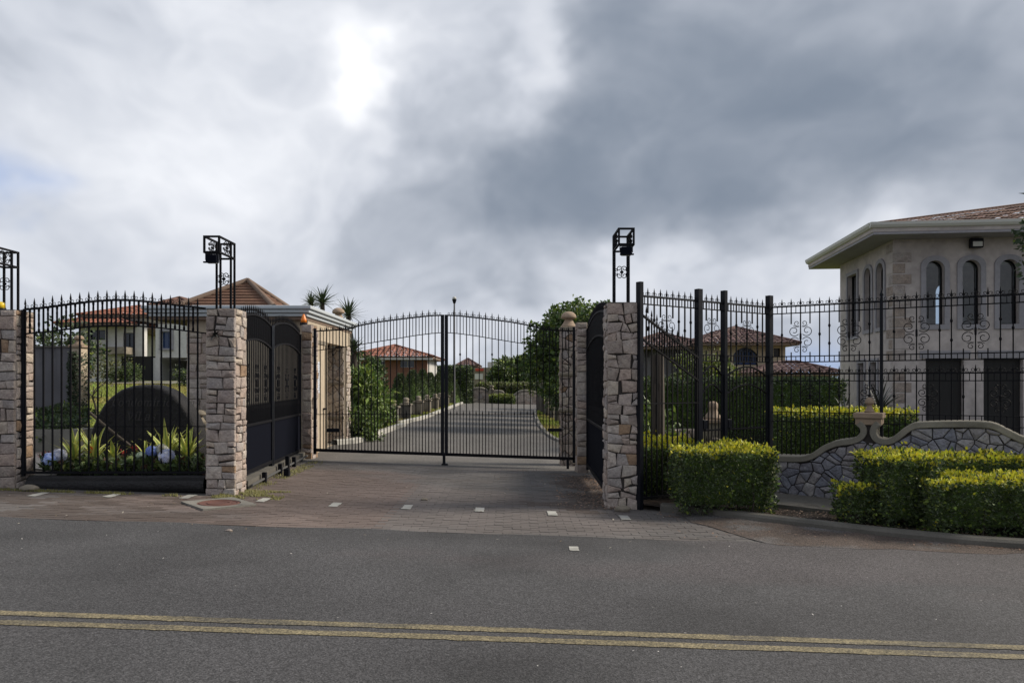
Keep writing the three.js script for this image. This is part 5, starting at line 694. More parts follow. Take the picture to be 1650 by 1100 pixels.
{ // concrete boundary wall with ivy covered pier
  const Z = 16, t = thing('boundary_wall', 'stained grey concrete wall behind the dark shrubs beyond the flower bed', 'wall'); mesh('panel', box(-14, PX(113, Z), -0.1, PY(560, Z), -Z - 0.18, -Z), M.concreteWall, t); mesh('coping', box(-14, PX(112, Z), PY(560, Z) + 0.001, PY(557, Z), -Z - 0.21, -Z + 0.03), M.concreteDark, t); rebase(t, -12, 0, -Z);
  const p = thing('boundary_pier', 'ivy covered pier with pale ball finial at the end of the grey wall', 'pier'), x0 = PX(113, Z), x1 = PX(130, Z), yt = PY(557, Z); mesh('shaft', box(x0, x1, 0.2, yt - 0.04, -Z - 0.24, -Z), M.cream, p); mesh('cap', rbox(x0 - 0.04, x1 + 0.04, yt - 0.04, yt + 0.02, -Z - 0.28, -Z + 0.04, 0.015), M.finial, p); mesh('finial', bolBall((x0 + x1) / 2, yt + 0.021, -Z - 0.12, 0.55), M.finial, p);
  const r = rng(61), ms = [], cs = []; for (let i = 0; i < 2600; i++) { const y = mix(0.25, yt - 0.12, r()), side = r(), q = side < 0.62 ? V(mix(x0 - 0.03, x1 - 0.02, r()), y, -Z + 0.01 + 0.05 * r()) : V(side < 0.85 ? x1 + 0.03 * r() : x0 - 0.02, y, -Z - 0.24 * r()); if (q.x > x1 - 0.06 && r() < 0.45) continue; ms.push(leafAt(q, V(0, -0.3, 1), 0.05, r, 0.7)); cs.push(vary(DARKGREEN, r, 0.5)); } inst('ivy_leaves', LEAF_ROUND, M.leaf, ms, cs, p); rebase(p, (x0 + x1) / 2, 0.2, -Z - 0.12);
}

// ---------- flower bed ----------
{
  struct('flower_bed_soil', quadGrid((u, v) => { const x = mix(PX(60, 9.9), -4.02, u), Z = mix(10.02, 11.5, v); return V(x, 0.34 + 0.10 * Math.sin(v * Math.PI) * Math.min(1, 6 * u * (1.2 - u)) + 0.05 * (fbm3(x * 4, Z * 4, 3, 3) - 0.5) - 0.3 * sstep(0.06, 0, u), -Z); }, 50, 26), M.soil);
  // black rounded kerb roll
  const Z = 9.93, xa = PX(40, Z), xb = PX(333, Z), t = thing('stone_roll', 'long black rounded stone roll edging the flower bed', 'edging'), pos = [], ix = [], n = 40, sd = 14;
  for (let i = 0; i <= n; i++) { const u = i / n, x = mix(xa, xb, u), e = Math.min(1, Math.sqrt(clamp(u / 0.035)) * 0.95 + 0.05), yc = mix(PY(780, Z), PY(779, Z), u), rr = 0.118 * e * (1 + 0.06 * (vn3(x * 2, 1, 1) - 0.5)); for (let k = 0; k < sd; k++) { const a = k / sd * 6.2832, w = rr * (1 + 0.05 * (vn3(x * 7, a * 2, 3) - 0.5)); pos.push(x, yc + Math.sin(a) * w, -Z + Math.cos(a) * w * 1.05); } }
  for (let i = 0; i < n; i++) for (let k = 0; k < sd; k++) { const a = i * sd + k, b = i * sd + (k + 1) % sd; ix.push(a, b + sd, b, a, a + sd, b + sd); } const c0 = pos.length / 3; pos.push(xa, PY(780, Z), -Z); for (let k = 0; k < sd; k++) ix.push(c0, k, (k + 1) % sd);
  const g = new THREE.BufferGeometry(); g.setAttribute('position', new THREE.Float32BufferAttribute(pos, 3)); g.setIndex(ix); g.computeVertexNormals(); mesh('roll', uvBox(g), M.slate, t); rebase(t, (xa + xb) / 2, gY(-5.2, -Z), -Z);
  struct('bed_edging', box(PX(33, 9.92), -4.03, 0.1, PY(768, 9.92), -10.35, -10.06), M.concreteDark);
}
{ // engraved dome shaped rock sign
  const Z = 10.95, t = thing('rock_sign', 'dome shaped black rock sign with engraved lettering in the flower bed', 'sign'), xa = PX(146, Z), xb = PX(317, Z), cx = (xa + xb) / 2, R = (xb - xa) / 2, y0 = 0.3, yt = PY(625, Z), H = yt - y0, s = new THREE.Shape(), N = 48;
  for (let i = 0; i <= N; i++) { const a = Math.PI * (1 - i / N), k = 1 + 0.025 * (vn3(i * 0.35, 2, 2) - 0.5), x = cx + Math.sign(Math.cos(a)) * Math.pow(Math.abs(Math.cos(a)), 0.92) * R * k, y = y0 + Math.pow(Math.sin(a), 0.82) * H * (1 + 0.012 * (vn3(i * 0.5, 5, 2) - 0.5)); i ? s.lineTo(x, y) : s.moveTo(x, y); } s.closePath();
  const g = new THREE.ExtrudeGeometry(s, { depth: 0.26, bevelEnabled: true, bevelSize: 0.05, bevelThickness: 0.07, bevelSegments: 4 }); g.translate(0, 0, -Z - 0.30); mesh('rock', uvBox(g), M.slate, t);
  const cv = document.createElement('canvas'); cv.width = 512; cv.height = 256; const c2 = cv.getContext('2d'); c2.fillStyle = '#000'; c2.fillRect(0, 0, 512, 256); c2.fillStyle = '#fff'; c2.textAlign = 'center'; c2.font = 'italic 84px serif'; c2.fillText('Condominio', 256, 92); c2.font = 'italic 92px serif'; c2.fillText('Villas', 250, 208);
  const id = c2.getImageData(0, 0, 512, 256).data, d = new Uint8Array(512 * 256 * 4); for (let j = 0; j < 256; j++) for (let i = 0; i < 512; i++) { const a = id[(j * 512 + i) * 4], k = ((255 - j) * 512 + i) * 4; d[k] = d[k + 1] = d[k + 2] = 255; d[k + 3] = a; } const am = new THREE.DataTexture(d.map((v, i) => (i % 4 === 3 ? 255 : d[i - (i % 4) + 3])), 512, 256); am.magFilter = THREE.LinearFilter; am.needsUpdate = true;
  const pl = new THREE.PlaneGeometry(0.92, 0.46); pl.translate(cx - 0.02, PY(661, Z), -Z + 0.0435); mesh('lettering', pl, std({ color: C(0.05, 0.047, 0.049), alphaMap: am, transparent: true, alphaTest: 0.4, roughness: 0.8 }), t); rebase(t, cx, y0, -Z - 0.1);
  const br = thing('bamboo_stake', 'thin grey wooden stake leaning against the rock sign', 'stake'); mesh('stake', taper([P(143, 664, 10.75), P(180, 695, 10.7), P(210, 718, 10.65)], 0.022, 0.017, 7, 6), M.wood, br);
}
function bladeGeo(L, w, droop, r, edge, midc) {                                       // sword leaf with real width, fold and pale margins
  const n = 7, p = [], c = [], ix = []; for (let i = 0; i <= n; i++) { const t = i / n, ww = w * (t < 0.25 ? 0.55 + 1.8 * t : 1) * Math.pow(1 - Math.max(0, (t - 0.35) / 0.65), 0.85), y = L * t * (1 - 0.25 * droop * t), z = L * droop * t * t * 0.75; for (const [k, col] of [[-1, edge], [-0.45, edge], [-0.35, midc], [0.35, midc], [0.45, edge], [1, edge]]) { p.push(k * ww, y, z + Math.abs(k) * ww * -0.35); c.push(...col); } }
  for (let i = 0; i < n; i++) for (let k = 0; k < 5; k++) { const a = i * 6 + k; ix.push(a, a + 1, a + 7, a, a + 7, a + 6); } const g = new THREE.BufferGeometry(); g.setAttribute('position', new THREE.Float32BufferAttribute(p, 3)); g.setAttribute('color', new THREE.Float32BufferAttribute(c, 3)); g.setIndex(ix); g.computeVertexNormals(); return g;
}
const bladeMat = new THREE.MeshPhysicalMaterial({ color: C(1, 1, 1), vertexColors: true, roughness: 0.55, transmission: 0.3, thickness: 0, side: THREE.DoubleSide });
function rosette(name, label, category, group, base, n, L, w, spread, edge, midc, seed, partName = 'leaf') {
  const t = thing(name, label, category, group), r = rng(seed); for (let i = 0; i < n; i++) { const k = (i + 0.5) / n, l = L * mix(1, 0.6, r() * 0.8), m = mesh(partName, bladeGeo(l, w * (0.8 + 0.4 * r()), spread * (0.15 + 0.5 * k) * (0.6 + 0.8 * r()), r, edge, midc), bladeMat, t); m.rotation.order = 'YXZ'; m.rotation.y = i * 2.4 + r() * 0.5; m.rotation.x = mix(0.05, 0.95, Math.pow(k, 0.8)) * spread + (r() - 0.5) * 0.1; }
  t.position.copy(base); return t;
}
{
  const edge = [0.62, 0.62, 0.16], midc = [0.27, 0.37, 0.09];
  const sp = [[119, 742, 10.25, 12, 0.46, 'variegated yellow agave between the blue hydrangeas and the rock sign'], [152, 744, 10.15, 13, 0.52, 'large variegated yellow agave against the edge of the rock sign'], [182, 741, 10.35, 7, 0.28, 'small variegated agave in front of the rock sign'], [235, 745, 10.5, 7, 0.44, 'sparse variegated agave with narrow leaves before the rock sign lettering'], [268, 741, 10.3, 15, 0.56, 'tall variegated yellow agave behind the paired pale hydrangeas'], [302, 742, 10.4, 14, 0.50, 'variegated yellow agave spreading next to the stone pillar']];
  sp.forEach(([px, py, Z, n, L, lab], i) => rosette('agave', lab, 'agave', 'variegated agaves in the flower bed', P(px, py, Z), n, L * 1.15, 0.044, 0.72, edge, midc, 600 + i));
  rosette('spider_plant', 'green white striped grassy plant at the foot of the stone pillar', 'plant', undefined, P(313, 757, 10.0), 18, 0.30, 0.012, 1.0, [0.30, 0.36, 0.20], [0.08, 0.16, 0.05], 620);
  rosette('cordyline', 'dark red cordyline behind the blue hydrangeas', 'plant', undefined, P(79, 742, 10.3), 14, 0.22, 0.022, 0.9, [0.14, 0.012, 0.016], [0.10, 0.010, 0.014], 621); rosette('cordyline', 'small dark red cordyline at the far end of the flower bed', 'plant', undefined, P(68, 742, 10.15), 10, 0.16, 0.02, 0.9, [0.15, 0.012, 0.016], [0.11, 0.010, 0.014], 622);
  rosette('bromeliad', 'spiky dark grass plant beside the stone end wall of the guardhouse', 'plant', undefined, P(304, 700, 13.6), 22, 0.85, 0.018, 0.9, [0.06, 0.05, 0.035], [0.05, 0.06, 0.03], 623);
}
const FLORET = (() => { const gs = []; for (let k = 0; k < 4; k++) { const g = new THREE.CircleGeometry(0.5, 5); g.scale(0.55, 0.8, 1); g.translate(0, 0.42, 0.05); g.rotateZ(k * Math.PI / 2); gs.push(g); } return mergeGeometries(gs); })();
function hydrangea(label, px, py, Z, R0, cols, seed) { const R = R0 * 1.15;
  const t = thing('hydrangea', label, 'hydrangea', 'hydrangeas in the flower bed'), c = P(px, py, Z), r = rng(seed), ms = [], cs = [], b = V(c.x + 0.02, 0.36, c.z);
  for (let i = 0; i < 260; i++) { const y = 1 - 2 * (i + 0.5) / 260, a = i * 2.39996, q = Math.sqrt(1 - y * y), n = V(q * Math.cos(a), y, q * Math.sin(a)); if (y < -0.75) continue; const p = c.clone().addScaledVector(n, R * (0.9 + 0.16 * r()) * (y < 0 ? 0.92 : 1)); /**/_q.setFromUnitVectors(V(0, 0, 1), n.clone().add(V((r() - 0.5) * 0.5, (r() - 0.5) * 0.5, (r() - 0.5) * 0.5)).normalize()); const s = R * 0.30 * (0.8 + 0.4 * r()); ms.push(new THREE.Matrix4().compose(p, _q, V(s, s, s))); const k = cols[Math.floor(r() * cols.length)], v = 0.85 + 0.3 * r(); cs.push(C(k[0] * v, k[1] * v, k[2] * v)); }
  inst('flower_head', FLORET, M.petal, ms, cs, t); mesh('stem', taper([b, b.clone().lerp(c, 0.5).add(V(0.01, 0, 0.01)), c], 0.007, 0.005, 5), M.leafHard.clone(), t).material.color = C(0.06, 0.10, 0.03);
  const lm = [], lc = []; for (let i = 0; i < 26; i++) { const a = r() * 6.28, n = V(Math.cos(a), 0.5, Math.sin(a)); lm.push(leafAt(b.clone().lerp(c, 0.25 + 0.5 * r()).addScaledVector(n, 0.02), n, 0.13, r, 0.35)); lc.push(vary(GREEN, r, 0.4)); } inst('leaves', LEAF, M.leaf, lm, lc, t); return rebase(t, b.x, b.y, b.z);
}
const BL = [[0.30, 0.42, 0.80], [0.38, 0.50, 0.85], [0.48, 0.58, 0.86]], PB = [[0.60, 0.63, 0.78], [0.50, 0.55, 0.78], [0.70, 0.70, 0.74]], CR = [[0.66, 0.62, 0.50], [0.60, 0.58, 0.50], [0.55, 0.60, 0.60]], GW = [[0.48, 0.60, 0.44], [0.56, 0.64, 0.50]], YG = [[0.42, 0.50, 0.16], [0.50, 0.56, 0.22]];
[['blue hydrangea bloom beside the red cordylines', 79, 741, 10.0, 0.083, BL], ['pale mauve hydrangea bloom leaning over the blue one by the cordylines', 94, 735, 10.08, 0.085, PB], ['deep blue hydrangea bloom behind the pale pair', 244, 727, 10.15, 0.066, [[0.24, 0.34, 0.78], [0.32, 0.42, 0.82]]], ['cream hydrangea bloom behind the large lilac one', 261, 725, 10.2, 0.075, CR], ['large lilac blue hydrangea bloom in front of the tall agave', 268, 736, 10.0, 0.088, PB], ['small green white hydrangea bloom before the rock sign', 227, 735, 10.1, 0.055, GW], ['small yellow green hydrangea bud before the rock sign', 211, 740.5, 10.05, 0.046, YG], ['tiny pale yellow bloom low in the leaves by the agave', 133, 748, 10.0, 0.03, YG]].forEach((a, i) => hydrangea(...a, 700 + i));
{ // leafy ground cover with red and orange flowers
  const r = rng(750), ms = [], cs = []; for (let i = 0; i < 5200; i++) { const px = mix(95, 326, r()), Z = mix(9.98, 10.75, Math.pow(r(), 1.3)), h = 0.36 + 0.17 * r() * (0.5 + fbm3(px * 0.05, Z * 3, 1, 3)), p = V(PX(px, Z), h, -Z); ms.push(leafAt(p, V(0, 0.8, 0.5), 0.07, r, 0.9)); const k = r(); cs.push(k < 0.10 ? vary([0.12, 0.05, 0.025], r) : k < 0.4 ? vary([0.16, 0.22, 0.04], r, 0.4) : vary(GREEN, r, 0.5)); }
  const m = inst('ground_cover', LEAF_ROUND, M.leaf, ms, cs, scene); m.userData = { kind: 'stuff', label: 'low leafy ground cover filling the flower bed', category: 'plants' };
  [[149, 728, 10.1, 'orange red flower cluster by the large agave', [0.55, 0.10, 0.02]], [198, 729, 10.25, 'bright red flower cluster standing alone before the rock sign', [0.60, 0.05, 0.025]], [218, 725, 10.3, 'dark red flower cluster above the pale green bloom', [0.28, 0.02, 0.02]], [296, 745, 10.05, 'orange red flower cluster beside the stone pillar', [0.55, 0.09, 0.02]]].forEach(([px, py, Z, lab, col], i) => { const t = thing('red_flower', lab, 'flower', 'red flowers in the flower bed'), c = P(px, py, Z), q = rng(760 + i), mm = [], cc = []; for (let k = 0; k < 15; k++) { mm.push(leafAt(c.clone().add(V((q() - 0.5) * 0.06, (q() - 0.5) * 0.07, (q() - 0.5) * 0.05)), V(0, 1, 0.4), 0.045, q, 1)); cc.push(vary(col, q, 0.3)); } inst('petals', LEAF, M.petal, mm, cc, t); mesh('stem', taper([V(c.x, 0.36, c.z), c], 0.005, 0.004, 5, 2), M.bark, t); rebase(t, c.x, 0.36, c.z); });
}
// ---------- trees and shrubs ----------
function tree(name, label, group, base, trunkH, clumps, o) {                          // clumps: [x, y, z, r] relative to the base; each is a ball of leaves on its own limb
  const t = thing(name, label, o.category ?? 'tree', group), r = rng(o.seed), ms = [], cs = [], fork = V((r() - 0.5) * 0.15, trunkH, (r() - 0.5) * 0.15);
  mesh('trunk', taper([V(0, -0.1, 0), V(0.04 * (r() - 0.5), trunkH * 0.5, 0.05 * (r() - 0.5)), fork], o.tr ?? 0.12, (o.tr ?? 0.12) * 0.7, 9), o.bark ?? M.bark, t);
  for (const [x, y, z, rad] of clumps) {
    mesh('limb', taper([fork.clone(), fork.clone().lerp(V(x, y, z), 0.5).add(V((r() - 0.5) * 0.2, -0.1, (r() - 0.5) * 0.2)), V(x, y, z)], (o.tr ?? 0.12) * 0.5, 0.012, 6), o.bark ?? M.bark, t);
    const sub = []; const k = o.twigs ?? 22; for (let i = 0; i < k; i++) { const n = V(r() - 0.5, r() - 0.42, r() - 0.5).normalize(); sub.push([n, V(x, y, z).addScaledVector(n, rad * (0.45 + 0.55 * r()))]); }
    const N = Math.round((o.leaves ?? 900) * rad * rad); for (let i = 0; i < N; i++) { const [n, c] = sub[Math.floor(r() * k)], p = c.clone().add(V((r() - 0.5), (r() - 0.5), (r() - 0.5)).multiplyScalar(rad * 0.62)); ms.push(leafAt(p, n, o.size ?? 0.09, r, 0.9)); const q = r(); cs.push(vary(q < (o.brightK ?? 0.2) ? (o.bright ?? LIME) : (o.base ?? GREEN), r, 0.45)); }
  }
  inst('crown', o.geo ?? LEAF, M.leaf, ms, cs, t); t.position.copy(base); return t;
}
const randClumps = (n, cx, cy, cz, rx, ry, rz, r0, r1, seed) => { const r = rng(seed), o = []; for (let i = 0; i < n; i++) { const v = V(r() - 0.5, r() - 0.5, r() - 0.5).normalize().multiplyScalar(Math.cbrt(r())); o.push([cx + v.x * rx, cy + v.y * ry, cz + v.z * rz, mix(r0, r1, r())]); } return o; };
{ // avenue trees on the grass verge of the driveway
  const list = [[2.15, 25.5, 4.4, 1.75, 'bushy green tree with bright crown rising behind the ball topped column', 0.24, 22], [2.15, 29, 3.5, 1.0, 'dark bushy verge tree next to the bright crowned tree', 0.1, 16], [2.5, 32.5, 3.6, 1.1, 'second dark verge tree along the driveway grass', 0.1, 14], [2.85, 36.5, 3.3, 1.1, 'third dark verge tree along the driveway grass', 0.12, 13], [3.1, 41, 3.2, 1.2, 'fourth verge tree along the driveway grass', 0.14, 13], [3.5, 46, 3.1, 1.3, 'verge tree nearest the stone wall closing the driveway', 0.16, 12]];
  list.forEach(([x, Z, top, rad, lab, bk, n], i) => { const b = V(x, gY(x, -Z), -Z), h = top - b.y; tree('verge_tree', lab, 'trees on the driveway verge', b, h * 0.42, [...randClumps(n, 0, h * 0.62, 0, rad * 0.95, h * 0.36, rad * 0.95, 0.42, 0.66, 810 + i), [0.1, h - 0.5, 0, 0.5], [-0.5, h * 0.78, 0.3, 0.5], ...(i ? [] : [[0.9, h * 0.84, 0, 0.55], [0.55, h * 0.9, -0.2, 0.5], [1.15, h * 0.72, 0.2, 0.5], [-0.95, h * 0.66, 0.2, 0.5], [-0.75, h * 0.5, 0.3, 0.5], [-0.2, h * 0.9, 0.2, 0.5], [-1.15, h * 0.74, 0.1, 0.42], [-1.3, h * 0.58, 0.2, 0.42], [-0.7, h * 0.86, 0, 0.42], [1.35, h * 0.88, -0.3, 0.5]])], { seed: 820 + i, leaves: 1700, size: 0.11, bark: M.barkGrey, tr: 0.11, brightK: bk, base: i ? [0.045, 0.082, 0.022] : [0.065, 0.115, 0.022], geo: LEAF_ROUND }); });
  // extra slim trunks between them
  const r = rng(840); for (let i = 0; i < 7; i++) { const Z = 30.5 + i * 2.4, x = 1.98 - i * 0.06 + r() * 0.08; const t = thing('bare_trunk', 'slim pale grey trunk in the row beneath the dark verge crowns', 'tree trunk', 'slim grey trunks on the verge'); mesh('trunk', taper([V(0, -0.05, 0), V((r() - 0.5) * 0.1, 0.9, 0), V((r() - 0.5) * 0.25, 2.0, 0)], 0.12, 0.08, 8), M.barkGrey, t); t.position.set(x, gY(x, -Z), -Z); }
}
{ // shrubs on the other side of the driveway
  const sh = (lab, x, Z, top, w, o) => { const b = V(x, gY(x, -Z), -Z), h = top - b.y; tree('garden_shrub', lab, 'shrubs along the driveway', b, h * 0.2, randClumps(o.n ?? 16, 0, h * 0.52, 0, w, h * 0.42, w * 0.8, 0.28, 0.48, o.seed), { category: 'shrub', tr: 0.05, leaves: 2400, twigs: 16, size: o.size ?? 0.10, ...o }); };
  sh('bright green leafy shrub at the guardhouse corner', -4.25, 20.2, 2.05, 0.62, { seed: 850, n: 20, base: [0.10, 0.17, 0.03], bright: [0.22, 0.30, 0.05], brightK: 0.35, geo: LEAF_NARROW, size: 0.17 }); sh('low lush green shrub spilling toward the white kerb', -4.05, 19.2, 0.95, 0.42, { seed: 851, n: 12, base: [0.09, 0.15, 0.03], brightK: 0.25 }); sh('tall dark green shrub behind the bright leafy one', -4.9, 23, 2.35, 0.9, { seed: 852, n: 20, base: [0.055, 0.10, 0.022], brightK: 0.15 }); sh('bright shrub before the first stone bollard', -4.25, 22.6, 1.35, 0.42, { seed: 853, n: 12, base: [0.09, 0.15, 0.03], brightK: 0.3 });
  const fl = thing('orange_flower_plant', 'plant with upright orange flowers beside the first stone bollard', 'plant'); { const c = P(607, 660, 23.6), q = rng(77), mm = [], cc = []; for (let k = 0; k < 60; k++) { mm.push(leafAt(c.clone().add(V((q() - 0.5) * 0.3, (q() - 0.5) * 0.16, (q() - 0.5) * 0.2)), V(0, 1, 0), 0.14, q, 0.5)); cc.push(vary([0.62, 0.30, 0.05], q, 0.3)); } inst('flowers', LEAF_NARROW, M.petal, mm, cc, fl); const l2 = [], c3 = []; for (let k = 0; k < 160; k++) { l2.push(leafAt(c.clone().add(V((q() - 0.5) * 0.5, -0.15 - q() * 0.6, (q() - 0.5) * 0.4)), V(0, 0.6, 0.6), 0.16, q, 0.8)); c3.push(vary(GREEN, q, 0.4)); } inst('leaves', LEAF, M.leaf, l2, c3, fl); rebase(fl, c.x, gY(c.x, c.z), c.z); }
  // clipped cones
  [[665, 598, 38, 1.35], [693, 602, 45, 1.2], [681, 597, 43, 1.35], [707, 602, 49, 1.25], [727, 604, 52, 1.3], [744, 611, 56, 1.1], [645, 604, 33.5, 1.0]].forEach(([px, py, Z, w], i) => {
    const x = PX(px, Z), b = V(x, gY(x, -Z), -Z), h = PY(py, Z) - b.y, t = thing('cypress_cone', ['tallest near clipped cypress cone behind the bollards', 'smaller clipped cypress cone behind the bollards', 'clipped cypress cone standing behind the tallest near one', 'slim clipped cypress cone in the middle of the row', 'clipped cypress cone before the dark clipped hedge', 'last clipped cypress cone in the row toward the end wall', 'first small clipped cypress cone by the shrubs'][i], 'shrub', 'clipped cones along the driveway'), r = rng(870 + i), ms = [], cs = [];
    mesh('trunk', taper([V(0, -0.05, 0), V(0, 0.6, 0)], 0.06, 0.05, 7, 2), M.bark, t); mesh('branches', new THREE.ConeGeometry(w * 0.5, h * 0.86, 12).translate(0, h * 0.48, 0), M.core, t);
    for (let k = 0; k < 3400; k++) { const u = Math.pow(r(), 0.75), a = r() * 6.283, rr = w * 0.62 * Math.pow(1 - u, 0.8) * (0.86 + 0.28 * vn3(Math.cos(a) * 2 + i, u * 6, Math.sin(a) * 2)), p = V(Math.cos(a) * rr, 0.12 + u * (h - 0.12), Math.sin(a) * rr); ms.push(leafAt(p, V(Math.cos(a), 0.9, Math.sin(a)), 0.13, r, 0.5)); cs.push(vary(r() < 0.2 ? [0.10, 0.14, 0.035] : [0.05, 0.08, 0.025], r, 0.4)); } inst('foliage', LEAF_NARROW, M.leaf, ms, cs, t); t.position.copy(b);
  });
  hedge('tall_hedge', 'tall dark clipped hedge behind the cypress cones', [[PX(596, 54), PX(757, 54), -0.1, PY(592, 54), -56, -54]], { seed: 890, size: 0.16, density: 260, base: [0.045, 0.075, 0.022], gold: 0, sideGold: 0, bright: 0.08, stems: false, back: 0.1 });
  // bollards
  [633, 654, 674, 688, 701, 709, 719, 729, 741].forEach((px, i) => { const Z = -1200 * -4.12 / (825 - px), x = -4.12, y = gY(x, -Z), t = thing('stone_bollard', ['stone bollard with domed cap nearest the guardhouse', 'stone bollard with domed cap at the kerb step, second from the guardhouse'][i] ?? 'grey stone bollard with domed cap in the row along the white kerb', 'bollard', 'stone bollards along the driveway'), h = 0.60; mesh('shaft', rbox(-0.17, 0.17, -0.05, h, -0.17, 0.17, 0.015), i < 2 ? M.concreteDark : M.finialGrey, t); mesh('cap', rbox(-0.23, 0.23, h, h + 0.06, -0.23, 0.23, 0.015), M.finialGrey, t); mesh('finial', uvBox(lathe([[0.001, 0], [0.17, 0], [0.13, 0.06], [0.10, 0.10], [0.125, 0.13], [0.12, 0.19], [0.07, 0.235], [0.001, 0.245]]).translate(0, h + 0.06, 0)), M.finialGrey, t); t.position.set(x, y, -Z); });
  // low wall linking them
  const lw = thing('low_wall', 'low dark stone wall behind the bollards', 'wall'); mesh('body', sweep([[-4.45, 25], [-4.45, 58]], [[-0.1, -0.05], [-0.1, 0.5], [0.1, 0.5], [0.1, -0.05]]), M.concreteDark, lw);
  // trees beyond the end wall
  [[806, 585, 64, 0.7, 'leafy tree beyond the end wall with light green crown'], [825, 575, 68, 1.2, 'broad tree beyond the end wall beside the verge trees'], [846, 574, 66, 1.2, 'dense tree beyond the end wall close to the verge trees'], [866, 568, 72, 1.6, 'tall tree beyond the end wall behind the verge crowns']].forEach(([px, py, Z, w, lab], i) => { const b = V(PX(px, Z), -0.05, -Z), h = PY(py, Z); tree('background_tree', lab, 'trees beyond the end wall', b, h * 0.4, randClumps(14, 0, h * 0.6, 0, w, h * 0.34, w, 0.5, 0.8, 900 + i), { seed: 910 + i, leaves: 900, size: 0.26, tr: 0.14, brightK: 0.25, base: [0.06, 0.10, 0.025] }); });
  hedge('hedge_row', 'clipped low hedge with painted sunlit top in front of the end wall', [[PX(791, 56.6), PX(827, 56.6), -0.1, PY(638, 56.6), -57.3, -56.6]], { seed: 930, size: 0.14, density: 500, stems: false, top: [0.26, 0.30, 0.05] }); hedge('hedge_row', 'dark hedge on the slope behind the end wall', [[PX(770, 60), PX(872, 60), 0, PY(620, 60), -62, -60]], { seed: 931, size: 0.2, density: 220, base: OLIVE, gold: 0, sideGold: 0, stems: false });  // lighter top leaves of the low hedge put sunlight into the colour
}
{ // palms behind the guardhouse
  [[519, 487, 24, 0.85, 'tufted palm head tallest of the three behind the guardhouse roof'], [561, 507, 23, 0.75, 'tufted palm head beside the pale ball finial'], [501, 488, 27, 0.6, 'small palm head close to the guardhouse shingle roof'], [570, 565, 22, 0.7, 'low palm with drooping fronds at the gate beside the guardhouse']].forEach(([px, py, Z, L, lab], i) => { const c = P(px, py, Z), y0 = gY(c.x, -Z), t = thing('palm', lab, 'palm', 'palms behind the guardhouse'), r = rng(940 + i); mesh('trunk', taper([V(0, -0.1, 0), V(0.05, (c.y - y0) * 0.5, 0), V(0, c.y - y0, 0)], 0.10, 0.075, 8), M.bark, t); for (let k = 0; k < 60; k++) { const m = mesh('frond', bladeGeo(L * (0.6 + 0.4 * r()), 0.03, 0.5 * r(), r, [0.045, 0.07, 0.03], [0.055, 0.085, 0.035]), bladeMat, t); m.position.y = c.y - y0 - 0.05; m.rotation.order = 'YXZ'; m.rotation.y = k * 2.4; m.rotation.x = mix(0.1, 1.75, (k + r()) / 60); } t.position.set(c.x, y0, c.z); });
  const Z = 42, l = thing('street_lamp', 'tall slim street lamp with globe top beside the driveway', 'street lamp'), x = PX(732, Z), y0 = gY(x, -Z), yt = PY(489, Z); mesh('pole', taper([V(0, 0, 0), V(0, yt - y0, 0)], 0.06, 0.045, 10, 2), M.gutterGrey.clone(), l).material.color = C(0.12, 0.12, 0.125); mesh('lantern', lathe([[0.045, 0], [0.07, 0.02], [0.13, 0.22], [0.12, 0.25], [0.001, 0.26]], 14).translate(0, yt - y0, 0), M.ironPost, l); mesh('globe', new THREE.SphereGeometry(0.115, 14, 10).scale(1, 0.9, 1).translate(0, yt - y0 + 0.30, 0), M.white, l); l.position.set(x, y0, -Z);
}
